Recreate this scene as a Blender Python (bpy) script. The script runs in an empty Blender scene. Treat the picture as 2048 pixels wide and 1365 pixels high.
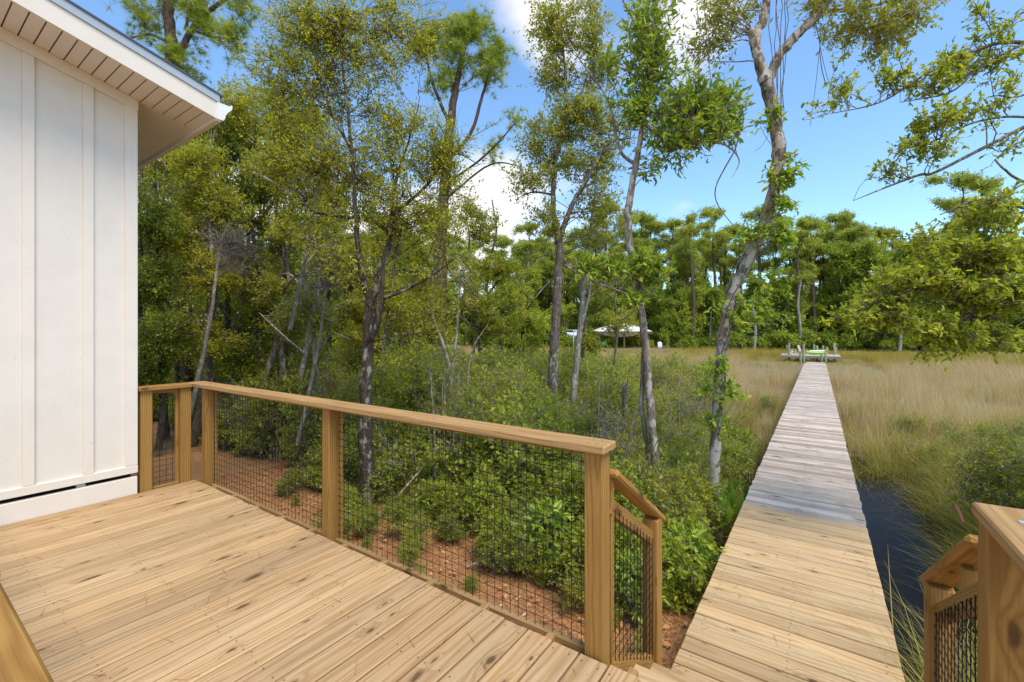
import bpy, bmesh, math, random
import numpy as np
from mathutils import Vector, Matrix, Euler

# ------------------------------------------------------------------ camera, sky, sun, exposure
SC = bpy.context.scene
COL = SC.collection
PX = 890.0; HZ = 664.0; CAMZ = 1.45                       # focal length in photo pixels, horizon row, eye height
YAW = math.atan(612.0 / PX)
cam = bpy.data.cameras.new('camera'); cam.sensor_width = 36.0; cam.lens = PX / 2048 * 36
cam.shift_y = -(682.5 - HZ) / 2048; cam.clip_start = 0.02; cam.clip_end = 2000
camo = bpy.data.objects.new('camera', cam); COL.objects.link(camo)
camo.location = (0, 0, CAMZ); camo.rotation_euler = (math.pi / 2, 0, YAW); SC.camera = camo

SUN_DIR = Vector((0.44, -0.20, 0.86)).normalized()
SUN_EL = math.asin(SUN_DIR.z); SUN_AZ = math.atan2(SUN_DIR.x, SUN_DIR.y)
SC.view_settings.view_transform = 'Standard'; SC.view_settings.look = 'None'
SC.view_settings.gamma = 1; SC.view_settings.use_curve_mapping = False
SC.view_settings.exposure = 1.05
SC.render.engine = 'CYCLES'
SC.cycles.use_denoising = True
SC.cycles.max_bounces = 5; SC.cycles.diffuse_bounces = 3; SC.cycles.glossy_bounces = 2
SC.cycles.transmission_bounces = 3; SC.cycles.transparent_max_bounces = 4
SC.cycles.sample_clamp_indirect = 6


class NT:
    """tiny helper for writing node trees"""
    def __init__(s, tree): s.t = tree
    def n(s, typ, **kw):
        nd = s.t.nodes.new(typ)
        for k, v in kw.items():
            if k == 'i':
                for kk, vv in v.items(): s.set(nd.inputs[kk], vv)
            else: setattr(nd, k, v)
        return nd
    def set(s, sock, v):
        if isinstance(v, bpy.types.NodeSocket): s.t.links.new(v, sock)
        elif isinstance(v, bpy.types.Node): s.t.links.new(v.outputs[0], sock)
        else:
            if sock.type == 'RGBA' and len(v) == 3: v = (*v, 1)
            sock.default_value = v
    def m(s, op, a, b=None, c=None, clamp=False):
        nd = s.t.nodes.new('ShaderNodeMath'); nd.operation = op; nd.use_clamp = clamp
        s.set(nd.inputs[0], a)
        if b is not None: s.set(nd.inputs[1], b)
        if c is not None: s.set(nd.inputs[2], c)
        return nd.outputs[0]
    def mix(s, f, a, b, blend='MIX'):
        nd = s.t.nodes.new('ShaderNodeMix'); nd.data_type = 'RGBA'; nd.blend_type = blend
        s.set(nd.inputs[0], f); s.set(nd.inputs[6], a); s.set(nd.inputs[7], b)
        return nd.outputs[2]
    def sstep(s, x, a, b):
        nd = s.t.nodes.new('ShaderNodeMapRange'); nd.interpolation_type = 'SMOOTHSTEP'
        s.set(nd.inputs[0], x); nd.inputs[1].default_value = a; nd.inputs[2].default_value = b
        nd.inputs[3].default_value = 0; nd.inputs[4].default_value = 1
        return nd.outputs[0]
    def ramp(s, x, stops):
        nd = s.t.nodes.new('ShaderNodeValToRGB'); s.set(nd.inputs[0], x)
        e = nd.color_ramp.elements
        e[0].position = stops[0][0]; e[0].color = (*stops[0][1], 1)
        e[1].position = stops[-1][0]; e[1].color = (*stops[-1][1], 1)
        for p, c in stops[1:-1]:
            k = e.new(p); k.color = (*c, 1)
        return nd.outputs[0]
    def vec(s, x, y, z):
        nd = s.t.nodes.new('ShaderNodeCombineXYZ')
        s.set(nd.inputs[0], x); s.set(nd.inputs[1], y); s.set(nd.inputs[2], z)
        return nd.outputs[0]
    def vmul(s, v, k):
        nd = s.t.nodes.new('ShaderNodeVectorMath'); nd.operation = 'MULTIPLY'
        s.set(nd.inputs[0], v); nd.inputs[1].default_value = k
        return nd.outputs[0]
    def vadd(s, v, k):
        nd = s.t.nodes.new('ShaderNodeVectorMath'); nd.operation = 'ADD'
        s.set(nd.inputs[0], v); s.set(nd.inputs[1], k)
        return nd.outputs[0]
    def noise(s, v, scale, detail=3, rough=.55):
        nd = s.t.nodes.new('ShaderNodeTexNoise'); s.set(nd.inputs['Vector'], v)
        nd.inputs['Scale'].default_value = scale; nd.inputs['Detail'].default_value = detail
        nd.inputs['Roughness'].default_value = rough
        return nd.outputs[0]


def px_dir(px, py):
    """direction from the camera of a photo pixel (used to find where things stand)"""
    r = (px - 1024) / PX; u = (HZ - py) / PX
    return np.array([-math.sin(YAW) + math.cos(YAW) * r, math.cos(YAW) + math.sin(YAW) * r, u])


def at(px, py, d):
    return np.array([0, 0, CAMZ]) + px_dir(px, py) * d


world = bpy.data.worlds.new('World'); SC.world = world; world.use_nodes = True
w = NT(world.node_tree); world.node_tree.nodes.clear()
sky = w.n('ShaderNodeTexSky', sky_type='NISHITA', sun_disc=False, sun_elevation=SUN_EL, sun_rotation=SUN_AZ,
          air_density=1.0, dust_density=0.6, ozone_density=1.6, altitude=0)
tc = w.n('ShaderNodeTexCoord')
sep = w.n('ShaderNodeSeparateXYZ', i={0: tc.outputs['Generated']})
zz = w.m('ADD', w.m('MAXIMUM', sep.outputs[2], 0.0), 0.18)
pl = w.vec(w.m('DIVIDE', sep.outputs[0], zz), w.m('DIVIDE', sep.outputs[1], zz), 0.0)
n1 = w.noise(w.vadd(pl, (3.1, 1.7, 0.0)), 1.15, 7, .56)
cover = n1
BLOBS = [  # the clouds in view: photo pixel, angular size, strength
    (1060, 30, .12, .22), (1120, 90, .09, .15), (1340, 110, .10, .18), (1460, 130, .11, .20), (1400, 20, .08, .12), (1240, 30, .06, -.10),
    (1040, 345, .09, .24), (950, 330, .08, .22), (980, 420, .10, .2), (1180, 350, .09, .16), (860, 480, .16, .2), (1380, 405, .06, .2), (1640, 288, .036, .21), (1600, 250, .03, .12), (1722, 268, .026, .17),
    (500, 420, .3, .16), (330, 560, .3, .2), (1750, 160, .3, -.30), (1000, 200, .08, -.22), (1560, 420, .16, -.2),
    (1900, 330, .3, -.28), (600, 80, .34, -.32), (1110, 210, .07, -.14), (1480, 480, .2, -.1), (2050, 60, .3, -.2)]
for bx, by, rad, st in BLOBS:
    d = Vector(px_dir(bx, by)).normalized()
    dp = w.n('ShaderNodeVectorMath', operation='DOT_PRODUCT', i={0: tc.outputs['Generated'], 1: tuple(d)})
    dist = w.m('SQRT', w.m('MAXIMUM', w.m('MULTIPLY_ADD', dp.outputs['Value'], -2.0, 2.0), 0.0))
    g = w.m('POWER', 2.718, w.m('MULTIPLY', w.m('POWER', w.m('DIVIDE', dist, rad), 2.0), -1.0))
    cover = w.m('MULTIPLY_ADD', g, st, cover)
cm = w.sstep(cover, .45, .74)
n2 = w.noise(w.vadd(pl, (9, 4, 0)), 3.0, 5, .6)
ccol = w.mix(n2, (4.6, 4.5, 4.4), (6.0, 5.8, 5.6))
skc = w.mix(1.0, sky.outputs[0], (.98, 1.19, 1.30), 'MULTIPLY')
final = w.mix(w.m('MULTIPLY', cm, .92), skc, ccol)
bg = w.n('ShaderNodeBackground', i={0: final, 1: 0.11})
w.n('ShaderNodeOutputWorld', i={0: bg})

sl = bpy.data.lights.new('sun', 'SUN'); sl.energy = 1.75; sl.angle = math.radians(28); sl.color = (1, .90, .74)
so = bpy.data.objects.new('sun', sl); COL.objects.link(so)
so.rotation_euler = SUN_DIR.to_track_quat('Z', 'Y').to_euler()

# ------------------------------------------------------------------ object helpers
def tag(o, label, cat=None, group=None, kind=None):
    o['label'] = label
    if cat: o['category'] = cat
    if group: o['group'] = group
    if kind: o['kind'] = kind
    return o


def thing(name, label, cat, loc=(0, 0, 0), group=None):
    o = bpy.data.objects.new(name, None); COL.objects.link(o); o.location = loc
    o.empty_display_size = .1
    return tag(o, label, cat, group)


def link(name, me, parent=None, loc=None, rot=None, world_loc=True):
    o = bpy.data.objects.new(name, me); COL.objects.link(o)
    if parent is not None:
        o.parent = parent
    if loc is not None:
        l = Vector(loc)
        if parent is not None and world_loc:
            p = parent
            while p is not None:
                l -= Vector(p.location); p = p.parent
        o.location = l
    elif parent is not None and world_loc:
        l = Vector((0, 0, 0)); p = parent
        while p is not None:
            l -= Vector(p.location); p = p.parent
        o.location = l
    if rot is not None: o.rotation_euler = rot
    return o


def np_mesh(name, V, F, mat=None, attr=None, smooth=False):
    """V (n,3); F list of int arrays each (m,k)"""
    me = bpy.data.meshes.new(name)
    V = np.asarray(V, dtype=np.float32)
    if not isinstance(F, list): F = [F]
    F = [np.asarray(f, dtype=np.int32) for f in F if len(f)]
    nl = sum(f.size for f in F); npoly = sum(len(f) for f in F)
    me.vertices.add(len(V)); me.vertices.foreach_set('co', V.ravel())
    me.loops.add(nl); me.polygons.add(npoly)
    me.loops.foreach_set('vertex_index', np.concatenate([f.ravel() for f in F]))
    st = np.concatenate([np.full(len(f), f.shape[1], dtype=np.int32) for f in F])
    start = np.concatenate([[0], np.cumsum(st)[:-1]]).astype(np.int32)
    me.polygons.foreach_set('loop_start', start)
    if smooth: me.polygons.foreach_set('use_smooth', np.ones(npoly, dtype=bool))
    if attr is not None:
        a = me.attributes.new('rnd', 'FLOAT', 'FACE')
        a.data.foreach_set('value', np.asarray(attr, dtype=np.float32))
    me.update(calc_edges=True)
    if mat: me.materials.append(mat)
    return me


def bm_mesh(name, bm, mat, smooth=False):
    me = bpy.data.meshes.new(name); bm.to_mesh(me); bm.free()
    if smooth:
        for p in me.polygons: p.use_smooth = True
    if mat: me.materials.append(mat)
    return me


_cache = {}
def board_mesh(w_, l_, t_, mat, bev=.004):
    """a timber: width along x, length along y, thickness along z, rounded arrises"""
    k = (round(w_, 4), round(l_, 4), round(t_, 4), mat.name, bev)
    if k not in _cache:
        bm = bmesh.new(); bmesh.ops.create_cube(bm, size=1)
        for v in bm.verts: v.co = (v.co.x * w_, v.co.y * l_, v.co.z * t_)
        if bev: bmesh.ops.bevel(bm, geom=bm.edges[:], offset=bev, segments=1, affect='EDGES', profile=.5)
        _cache[k] = bm_mesh('board', bm, mat)
    return _cache[k]


def timber(name, a, b, w_, t_, mat, parent, bev=.004, up=(0, 0, 1)):
    """timber whose centre line runs from a to b; t_ is its size along up"""
    a = Vector(a); b = Vector(b); y = (b - a); L = y.length; y.normalize()
    x = y.cross(Vector(up)); x.normalize(); z = x.cross(y)
    R = Matrix((x, y, z)).transposed()
    return link(name, board_mesh(w_, L, t_, mat, bev), parent, (a + b) / 2, R.to_euler())


def prism(profile, a, b, mat, name, parent, axis='X'):
    """extrude a (u,z) outline along the axis from a to b"""
    n = len(profile); V = []
    for t in (a, b):
        for (u, z) in profile: V.append((t, u, z) if axis == 'X' else (u, t, z))
    F4 = [[i, (i + 1) % n, n + (i + 1) % n, n + i] for i in range(n)]
    bm = bmesh.new(); vs = [bm.verts.new(v) for v in V]
    for f in F4: bm.faces.new([vs[i] for i in f])
    bm.faces.new(vs[:n]); bm.faces.new(vs[n:])
    bmesh.ops.recalc_face_normals(bm, faces=bm.faces[:])
    return link(name, bm_mesh(name, bm, mat), parent)


# ------------------------------------------------------------------ materials
def new_mat(name):
    m = bpy.data.materials.new(name); m.use_nodes = True; m.node_tree.nodes.clear()
    return m, NT(m.node_tree)


def finish(w, col, rough=.7, bump=None, bstr=.3, bdist=.01, spec=.3, metal=0.0, coat=0):
    p = w.n('ShaderNodeBsdfPrincipled')
    w.set(p.inputs['Base Color'], col); w.set(p.inputs['Roughness'], rough)
    p.inputs['Specular IOR Level'].default_value = spec; p.inputs['Metallic'].default_value = metal
    if bump is not None:
        b = w.n('ShaderNodeBump'); b.inputs['Strength'].default_value = bstr; b.inputs['Distance'].default_value = bdist
        w.set(b.inputs['Height'], bump); w.set(p.inputs['Normal'], b.outputs[0])
    w.n('ShaderNodeOutputMaterial', i={0: p})
    return p


def wood(name, light, mid, dark, knot, vary=.35, knots=.62, ring=.011, weather=None, rough=.72, ringf=.65):
    m, w = new_mat(name)
    tc = w.n('ShaderNodeTexCoord'); oi = w.n('ShaderNodeObjectInfo'); rnd = oi.outputs['Random']
    s = w.n('ShaderNodeSeparateXYZ', i={0: tc.outputs['Object']})
    r2 = w.m('FRACT', w.m('MULTIPLY', rnd, 17.31)); r3 = w.m('FRACT', w.m('MULTIPLY', rnd, 71.77)); r4 = w.m('FRACT', w.m('MULTIPLY', rnd, 133.3))
    qy = w.m('MULTIPLY_ADD', rnd, 91.0, s.outputs[1])
    q = w.vec(s.outputs[0], qy, s.outputs[2])
    # knots
    kv = w.vec(w.m('MULTIPLY_ADD', r2, 30.0, w.m('MULTIPLY', w.m('ADD', s.outputs[0], s.outputs[2]), 7.5)), w.m('MULTIPLY', qy, 2.9), 0.0)
    wob = w.noise(w.vmul(q, (34, 12, 34)), 1, 3)
    vo = w.n('ShaderNodeTexVoronoi', voronoi_dimensions='2D', i={'Vector': kv, 'Scale': 1.0})
    kd = w.m('MULTIPLY_ADD', w.m('SUBTRACT', wob, .5), .22, vo.outputs['Distance'])
    ks = w.n('ShaderNodeSeparateColor', i={0: vo.outputs['Color']})
    on = w.sstep(ks.outputs[0], knots, knots + .02)
    size = w.m('MULTIPLY_ADD', w.m('POWER', ks.outputs[1], 2.5), .16, .045)
    kcore = w.m('MULTIPLY', on, w.m('SUBTRACT', 1.0, w.sstep(w.m('DIVIDE', kd, size), .35, 1.15)))
    khalo = w.m('MULTIPLY', on, w.m('POWER', 2.718, w.m('MULTIPLY', w.m('POWER', w.m('DIVIDE', kd, w.m('MULTIPLY', size, 2.0)), 2.0), -1.0)))
    # growth rings of a flat-sawn board
    dx = w.m('SUBTRACT', s.outputs[0], w.m('MULTIPLY', w.m('SUBTRACT', r2, .5), .12))
    dz = w.m('ADD', s.outputs[2], w.m('MULTIPLY_ADD', r3, .10, .035))
    rad = w.m('SQRT', w.m('ADD', w.m('MULTIPLY', dx, dx), w.m('MULTIPLY', dz, dz)))
    wav = w.noise(w.vmul(q, (7, .9, 7)), 1, 3)
    rad = w.m('MULTIPLY_ADD', wav, .055, rad)
    rad = w.m('MULTIPLY_ADD', khalo, .028, rad)
    rg = w.m('MULTIPLY_ADD', w.m('SINE', w.m('MULTIPLY', rad, 6.283 / ring)), .5, .5)
    rg = w.m('POWER', rg, 2.2)
    streak = w.noise(w.vmul(q, (55, 1.3, 55)), 1, 4, .6)
    blot = w.noise(w.vmul(q, (6, 1.0, 6)), 1, 3, .6)
    c = w.mix(w.m('MULTIPLY', rg, ringf), light, mid)
    c = w.mix(w.m('MULTIPLY', w.sstep(streak, .42, .72), .55), c, mid)
    c = w.mix(w.m('MULTIPLY', w.sstep(blot, .52, .75), .45), c, dark)
    fgr = w.noise(w.vmul(q, (300, 3.5, 300)), 1, 3, .6)
    c = w.mix(w.m('MULTIPLY', w.sstep(fgr, .46, .70), .6), c, tuple(v * .8 for v in dark))
    val = w.m('MULTIPLY_ADD', r4, vary, 1.0 - vary * .55)
    c = w.mix(1.0, c, w.vec(val, w.m('MULTIPLY_ADD', w.m('SUBTRACT', r3, .5), vary * .18, val), w.m('MULTIPLY_ADD', w.m('SUBTRACT', r3, .5), vary * .35, val)), 'MULTIPLY')
    if weather:
        pt = w.noise(w.vmul(q, (3.0, 2.2, 3)), 1, 4, .65)
        fine = w.noise(w.vmul(q, (140, 2.0, 90)), 1, 3, .7)
        c = w.mix(w.m('MULTIPLY', w.sstep(pt, .45, .66), .75), c, weather)
        c = w.mix(w.m('MULTIPLY', w.sstep(fine, .55, .7), .5), c, tuple(v * .35 for v in weather))
    c = w.mix(w.m('MULTIPLY', khalo, .45), c, tuple(.5 * (a + b) for a, b in zip(mid, knot)))
    c = w.mix(w.m('MULTIPLY', kcore, .8), c, knot)
    h = w.m('MULTIPLY_ADD', streak, .6, w.m('MULTIPLY', rg, -.5))
    finish(w, c, rough, h, .35, .002, spec=.25)
    return m


M = {}
M['deck'] = wood('deck_pine', (.56, .38, .205), (.37, .215, .09), (.43, .29, .155), (.075, .034, .013), vary=.30, knots=.70, ring=.016, ringf=.8)
M['rail'] = wood('treated_pine', (.43, .235, .062), (.275, .13, .027), (.27, .145, .034), (.065, .028, .008), vary=.26, knots=.62, ring=.014, ringf=.8)
M['cap'] = wood('cap_pine', (.47, .29, .125), (.31, .17, .055), (.34, .205, .085), (.075, .033, .011), vary=.15, knots=.72, ring=.017, ringf=.8)
M['new_plank'] = wood('walk_pine', (.585, .41, .225), (.40, .245, .10), (.46, .32, .175), (.08, .037, .014), vary=.30, knots=.70, ring=.015, ringf=.8)
M['old_plank'] = wood('weathered_pine', (.62, .51, .41), (.42, .31, .225), (.50, .425, .36), (.07, .05, .04), vary=.6, knots=.72, ring=.012, weather=(.36, .29, .225))
M['dock_wood'] = wood('dock_wood', (.36, .31, .26), (.25, .21, .17), (.3, .27, .24), (.06, .05, .04), vary=.4)
M['pile_wood'] = wood('piling_wood', (.26, .28, .15), (.19, .21, .11), (.22, .22, .14), (.06, .05, .04), vary=.3)


def paint(name, col, grain=0.0, rough=.5, spec=.35):
    m, w = new_mat(name)
    tc = w.n('ShaderNodeTexCoord')
    n = w.noise(tc.outputs['Object'], 6, 4)
    c = w.mix(w.sstep(n, .3, .8), col, tuple(v * .95 for v in col))
    g = w.noise(w.vmul(tc.outputs['Object'], (60, 60, 3.0)), 1, 4, .6)
    sp = w.noise(tc.outputs['Object'], 30, 2)
    c = w.mix(w.m('MULTIPLY', w.sstep(sp, .70, .76), .18), c, (.25, .21, .16))
    finish(w, c, rough, g, grain, .003, spec)
    return m


M['siding'] = paint('painted_siding', (.76, .69, .60), .35)
M['trim'] = paint('painted_trim', (.78, .705, .61), .12)
M['soffit'] = paint('soffit_vinyl', (.76, .69, .61), .02, .45)
M['white'] = paint('white_metal', (.82, .81, .79), 0, .35)
M['galv'] = paint('galvanised_edge', (.40, .46, .52), 0, .35)


def flat(name, col, rough=.5, metal=0.0, spec=.4):
    m, w = new_mat(name)
    tc = w.n('ShaderNodeTexCoord'); n = w.noise(tc.outputs['Object'], 9, 3)
    finish(w, w.mix(n, col, tuple(v * .85 for v in col)), rough, None, metal=metal, spec=spec)
    return m


M['roof_metal'] = flat('roof_metal', (.10, .11, .13), .4, .3)
M['wire'] = flat('black_wire', (.012, .012, .013), .5)
M['screw'] = flat('screw_head', (.10, .085, .07), .5, .3)
M['dark'] = flat('gap_shade_black', (.01, .009, .008), .9)
M['resin'] = flat('tan_resin', (.60, .50, .40), .6)
M['kayak'] = flat('lime_plastic', (.36, .62, .10), .35)
M['white_plastic'] = flat('white_plastic', (.8, .82, .82), .4)
M['blue_plastic'] = flat('blue_plastic', (.06, .35, .55), .4)
M['green_tarp'] = flat('green_tarp', (.03, .30, .19), .5)
M['brown_trim'] = flat('brown_trim', (.16, .085, .04), .6)
M['ribbon'] = flat('pink_ribbon', (.50, .16, .17), .6)


def bark(name, base, dark, lichen, lf=.5, scale=1.0, fissure=1.0):
    m, w = new_mat(name)
    tc = w.n('ShaderNodeTexCoord'); P = tc.outputs['Object']
    n = w.noise(w.vmul(P, (38 * scale, 38 * scale, 9 * scale)), 1, 5, .65)
    v = w.n('ShaderNodeTexVoronoi', feature='DISTANCE_TO_EDGE', i={'Vector': w.vmul(P, (45 * scale, 45 * scale, 13 * scale)), 'Scale': 1.0})
    c = w.mix(w.sstep(n, .35, .68), dark, base)
    c = w.mix(w.m('MULTIPLY', w.m('SUBTRACT', 1.0, w.sstep(v.outputs['Distance'], .0, .12)), .55 * fissure), c, dark)
    l1 = w.noise(w.vmul(P, (11, 11, 7)), 1, 4, .62)
    l2 = w.noise(w.vmul(P, (3, 3, 1.6)), 1, 2)
    mask = w.m('MULTIPLY', w.sstep(w.m('MULTIPLY_ADD', l2, .35, l1), .88 - lf * .5, .94 - lf * .5), .85)
    c = w.mix(mask, c, lichen)
    finish(w, c, .85, w.m('MULTIPLY_ADD', n, .7, w.m('MULTIPLY', v.outputs['Distance'], .8)), .6, .012, .15)
    return m


M['bark_dark'] = bark('dark_bark', (.125, .10, .075), (.04, .03, .022), (.28, .26, .21), .28)
M['bark_grey'] = bark('grey_bark', (.23, .195, .155), (.085, .066, .05), (.36, .335, .285), .28)
M['bark_pale'] = bark('pale_bark', (.42, .375, .31), (.17, .14, .11), (.46, .43, .37), .35)
M['bark_mottled'] = bark('mottled_bark', (.33, .27, .21), (.13, .10, .075), (.46, .43, .37), .36, .8, .8)
M['bark_lean'] = bark('blotched_bark', (.32, .25, .19), (.09, .065, .048), (.52, .47, .40), .5, .6, .5)
M['bark_pine'] = bark('pine_bark', (.19, .13, .09), (.06, .04, .028), (.24, .19, .15), .1, .6)
M['twig'] = bark('bare_twig', (.34, .295, .245), (.16, .13, .105), (.45, .41, .36), .3)
M['vine_stem'] = bark('vine_stem', (.22, .18, .14), (.1, .08, .06), (.3, .28, .25), .2)


def leafmat(name, stops, trans=.45, rough=.45, spec=.3, gain=2.4, blue=.66, inst=0.0):
    m, w = new_mat(name)
    a = w.n('ShaderNodeAttribute', attribute_name='rnd')
    fac = a.outputs['Fac']
    if inst:
        oi = w.n('ShaderNodeObjectInfo'); fac = w.m('MULTIPLY_ADD', oi.outputs['Random'], inst, w.m('MULTIPLY', fac, 1 - inst))
    c = w.ramp(fac, [(q, (min(.6, k[0] * gain * 1.2), min(.6, k[1] * gain), k[2] * gain * blue)) for q, k in stops])
    p = w.n('ShaderNodeBsdfPrincipled', i={'Base Color': c, 'Roughness': rough})
    p.inputs['Specular IOR Level'].default_value = spec
    t = w.n('ShaderNodeBsdfTranslucent', i={0: w.mix(1.0, c, (1.5, 1.45, .7), 'MULTIPLY')})
    mx = w.n('ShaderNodeMixShader', i={0: trans, 1: p.outputs[0], 2: t.outputs[0]})
    w.n('ShaderNodeOutputMaterial', i={0: mx})
    return m


DG, MG, OG, YG, GD, RD = (.048, .070, .010), (.090, .125, .015), (.120, .148, .022), (.19, .215, .03), (.36, .24, .035), (.30, .06, .025)
L = {}
L['gold'] = leafmat('golden_green_leaves', [(0, (.07, .115, .016)), (.3, (.10, .14, .02)), (.6, (.155, .175, .026)), (.82, (.27, .215, .032)), (.93, GD), (1, (.42, .27, .03))])
L['dark'] = leafmat('dark_green_leaves', [(0, DG), (.4, (.055, .085, .014)), (.75, MG), (1, (.12, .15, .03))], .32)
L['olive'] = leafmat('olive_leaves', [(0, (.045, .085, .018)), (.5, OG), (.85, (.15, .17, .03)), (1, (.26, .22, .035))])
L['bay'] = leafmat('bay_leaves', [(0, (.035, .08, .016)), (.4, (.07, .13, .02)), (.7, (.13, .19, .03)), (.955, (.2, .25, .04)), (.97, (.34, .16, .02)), (1, RD)], .35, .32, .45)
L['bright'] = leafmat('yellow_green_leaves', [(0, (.05, .09, .015)), (.45, (.11, .155, .024)), (.85, (.19, .23, .035)), (.97, (.30, .27, .045)), (1, (.35, .16, .03))], .45)
L['under'] = leafmat('undergrowth_leaves', [(0, DG), (.4, MG), (.8, (.13, .185, .03)), (.95, YG), (1, (.30, .2, .04))], .42, inst=.35)
L['pine'] = leafmat('pine_needles', [(0, (.05, .09, .02)), (.5, (.11, .165, .03)), (1, (.20, .25, .05))], .3)
L['far'] = leafmat('far_foliage', [(0, (.06, .10, .02)), (.5, (.105, .155, .03)), (1, (.18, .22, .045))], .35, inst=.45)
L['farpine'] = leafmat('far_pine_foliage', [(0, (.07, .11, .03)), (.5, (.125, .17, .045)), (1, (.19, .23, .06))], .35)
L['vine'] = leafmat('vine_leaves', [(0, (.05, .11, .02)), (.5, (.11, .19, .03)), (.85, (.2, .26, .04)), (.95, (.34, .28, .04)), (1, RD)], .42)
L['feather'] = leafmat('feathery_leaves', [(0, (.05, .08, .016)), (.5, (.10, .13, .022)), (1, (.18, .20, .03))], .35, inst=.3)
L['grass_dry'] = leafmat('dry_grass', [(0, (.25, .20, .12)), (.4, (.37, .30, .19)), (.75, (.47, .39, .26)), (.9, (.52, .44, .30)), (1, (.28, .26, .10))], .3, .7, .15, gain=1.3, blue=.95, inst=.5)
L['grass_green'] = leafmat('green_grass', [(0, (.07, .105, .018)), (.4, (.15, .185, .035)), (.7, (.25, .25, .065)), (1, (.44, .36, .19))], .35, .6, .2, gain=1.3, blue=.8, inst=.5)
L['grass_far'] = leafmat('yellow_grass', [(0, (.20, .20, .06)), (.5, (.29, .27, .085)), (1, (.36, .32, .13))], .3, .7, .15, gain=1.2, inst=.4)
L['straw'] = leafmat('pine_straw', [(0, (.24, .115, .045)), (.5, (.44, .23, .095)), (.9, (.58, .35, .17)), (1, (.56, .43, .29))], .1, .8, .1, gain=1.0, blue=1.0)

# ------------------------------------------------------------------ terrain, water
def smooth(x, a, b):
    t = np.clip((x - a) / (b - a), 0, 1); return t * t * (3 - 2 * t)


def gz(x, y):
    """height of the ground"""
    x = np.asarray(x, float); y = np.asarray(y, float)
    z = -.80 - .12 * smooth(y, 1.5, 3.8) - .43 * smooth(y + .25 * (x + 2) * (x > -2), 3.6, 8.5)
    z = z + .03 * np.sin(x * 1.9 + y * .7) + .025 * np.sin(y * 2.3 - x * .8)
    ch = np.exp(-((x - .95 - .18 * np.sin(y * .7)) / .72) ** 4) * smooth(y, 3.4, 5.4) * (1 - smooth(y, 10.5, 13.0))
    return z - .75 * ch


xs = np.concatenate([np.linspace(-400, -30, 24), np.arange(-28, -10, 1.0), np.arange(-10, 6, .14), np.arange(6, 30, 1.0), np.linspace(32, 400, 24)])
ys = np.concatenate([np.linspace(-300, -12, 16), np.arange(-10, -1, 1.0), np.arange(-1, 14, .14), np.arange(14, 40, 1.0), np.linspace(42, 600, 30)])
gx, gy = np.meshgrid(xs, ys)
V = np.stack([gx, gy, gz(gx, gy)], -1).reshape(-1, 3)
ii = np.arange(len(ys) - 1)[:, None] * len(xs) + np.arange(len(xs) - 1)[None]
Fq = np.stack([ii, ii + 1, ii + len(xs) + 1, ii + len(xs)], -1).reshape(-1, 4)
m, w = new_mat('ground_soil')
tc = w.n('ShaderNodeTexCoord'); P = tc.outputs['Object']; s = w.n('ShaderNodeSeparateXYZ', i={0: P})
na = w.noise(P, 1.1, 4, .6); nb = w.noise(P, 26, 4, .7); nc = w.noise(w.vmul(P, (60, 18, 20)), 1, 3, .7)
straw = w.mix(w.sstep(nc, .35, .7), (.27, .135, .055), (.50, .28, .125))
straw = w.mix(w.m('MULTIPLY', w.sstep(nb, .6, .72), .5), straw, (.50, .40, .29))
muck = w.mix(nb, (.022, .017, .011), (.06, .045, .028))
far = w.mix(na, (.17, .15, .07), (.24, .20, .11))
edge = w.m('ADD', s.outputs[1], w.m('MULTIPLY', w.m('SUBTRACT', na, .5), 2.4))
c = w.mix(w.sstep(edge, 3.6, 5.2), straw, muck)
c = w.mix(w.sstep(edge, 9.0, 16.0), c, far)
finish(w, c, .9, nb, .6, .03, .1)
gm = np_mesh('ground', V, Fq, m, smooth=True)
tag(link('ground', gm), 'pine straw covered ground sloping down to a muddy marsh', kind='structure')

m, w = new_mat('marsh_water')
tc = w.n('ShaderNodeTexCoord'); n = w.noise(tc.outputs['Object'], 5, 3)
df = w.n('ShaderNodeBsdfDiffuse', i={0: w.mix(w.sstep(n, .5, .75), (.014, .011, .008), (.032, .022, .012))})
bp = w.n('ShaderNodeBump', i={'Height': n}); bp.inputs['Strength'].default_value = .03; bp.inputs['Distance'].default_value = .03
gl_ = w.n('ShaderNodeBsdfGlossy', i={0: (.70, .70, .68, 1), 'Roughness': .03, 'Normal': bp.outputs[0]})
fr = w.n('ShaderNodeFresnel', i={0: 1.33})
mx = w.n('ShaderNodeMixShader', i={0: w.m('MULTIPLY', fr.outputs[0], .40), 1: df.outputs[0], 2: gl_.outputs[0]})
w.n('ShaderNodeOutputMaterial', i={0: mx})
wv = np.array([(-2.2, 2.6, -1.40), (3.2, 2.6, -1.40), (3.2, 13.5, -1.40), (-2.2, 13.5, -1.40)])
tag(link('water', np_mesh('water', wv, np.array([[0, 1, 2, 3]]), m)), 'dark still water of a narrow marsh creek beside the boardwalk', kind='structure')

# ------------------------------------------------------------------ house
WX, WY = -5.065, 1.393                                     # wall face and wall end
SL = .2476                                                 # roof pitch
def sof(y): return 3.535 - SL * (y - WY)                   # underside of the roof
RX, EY = WX + .516, WY + .454                              # rake edge and eave edge
house = thing('house', 'white board and batten house corner with sloping metal roof and wide eaves', 'house', (WX - 2, WY - 2, -.8))


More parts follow.
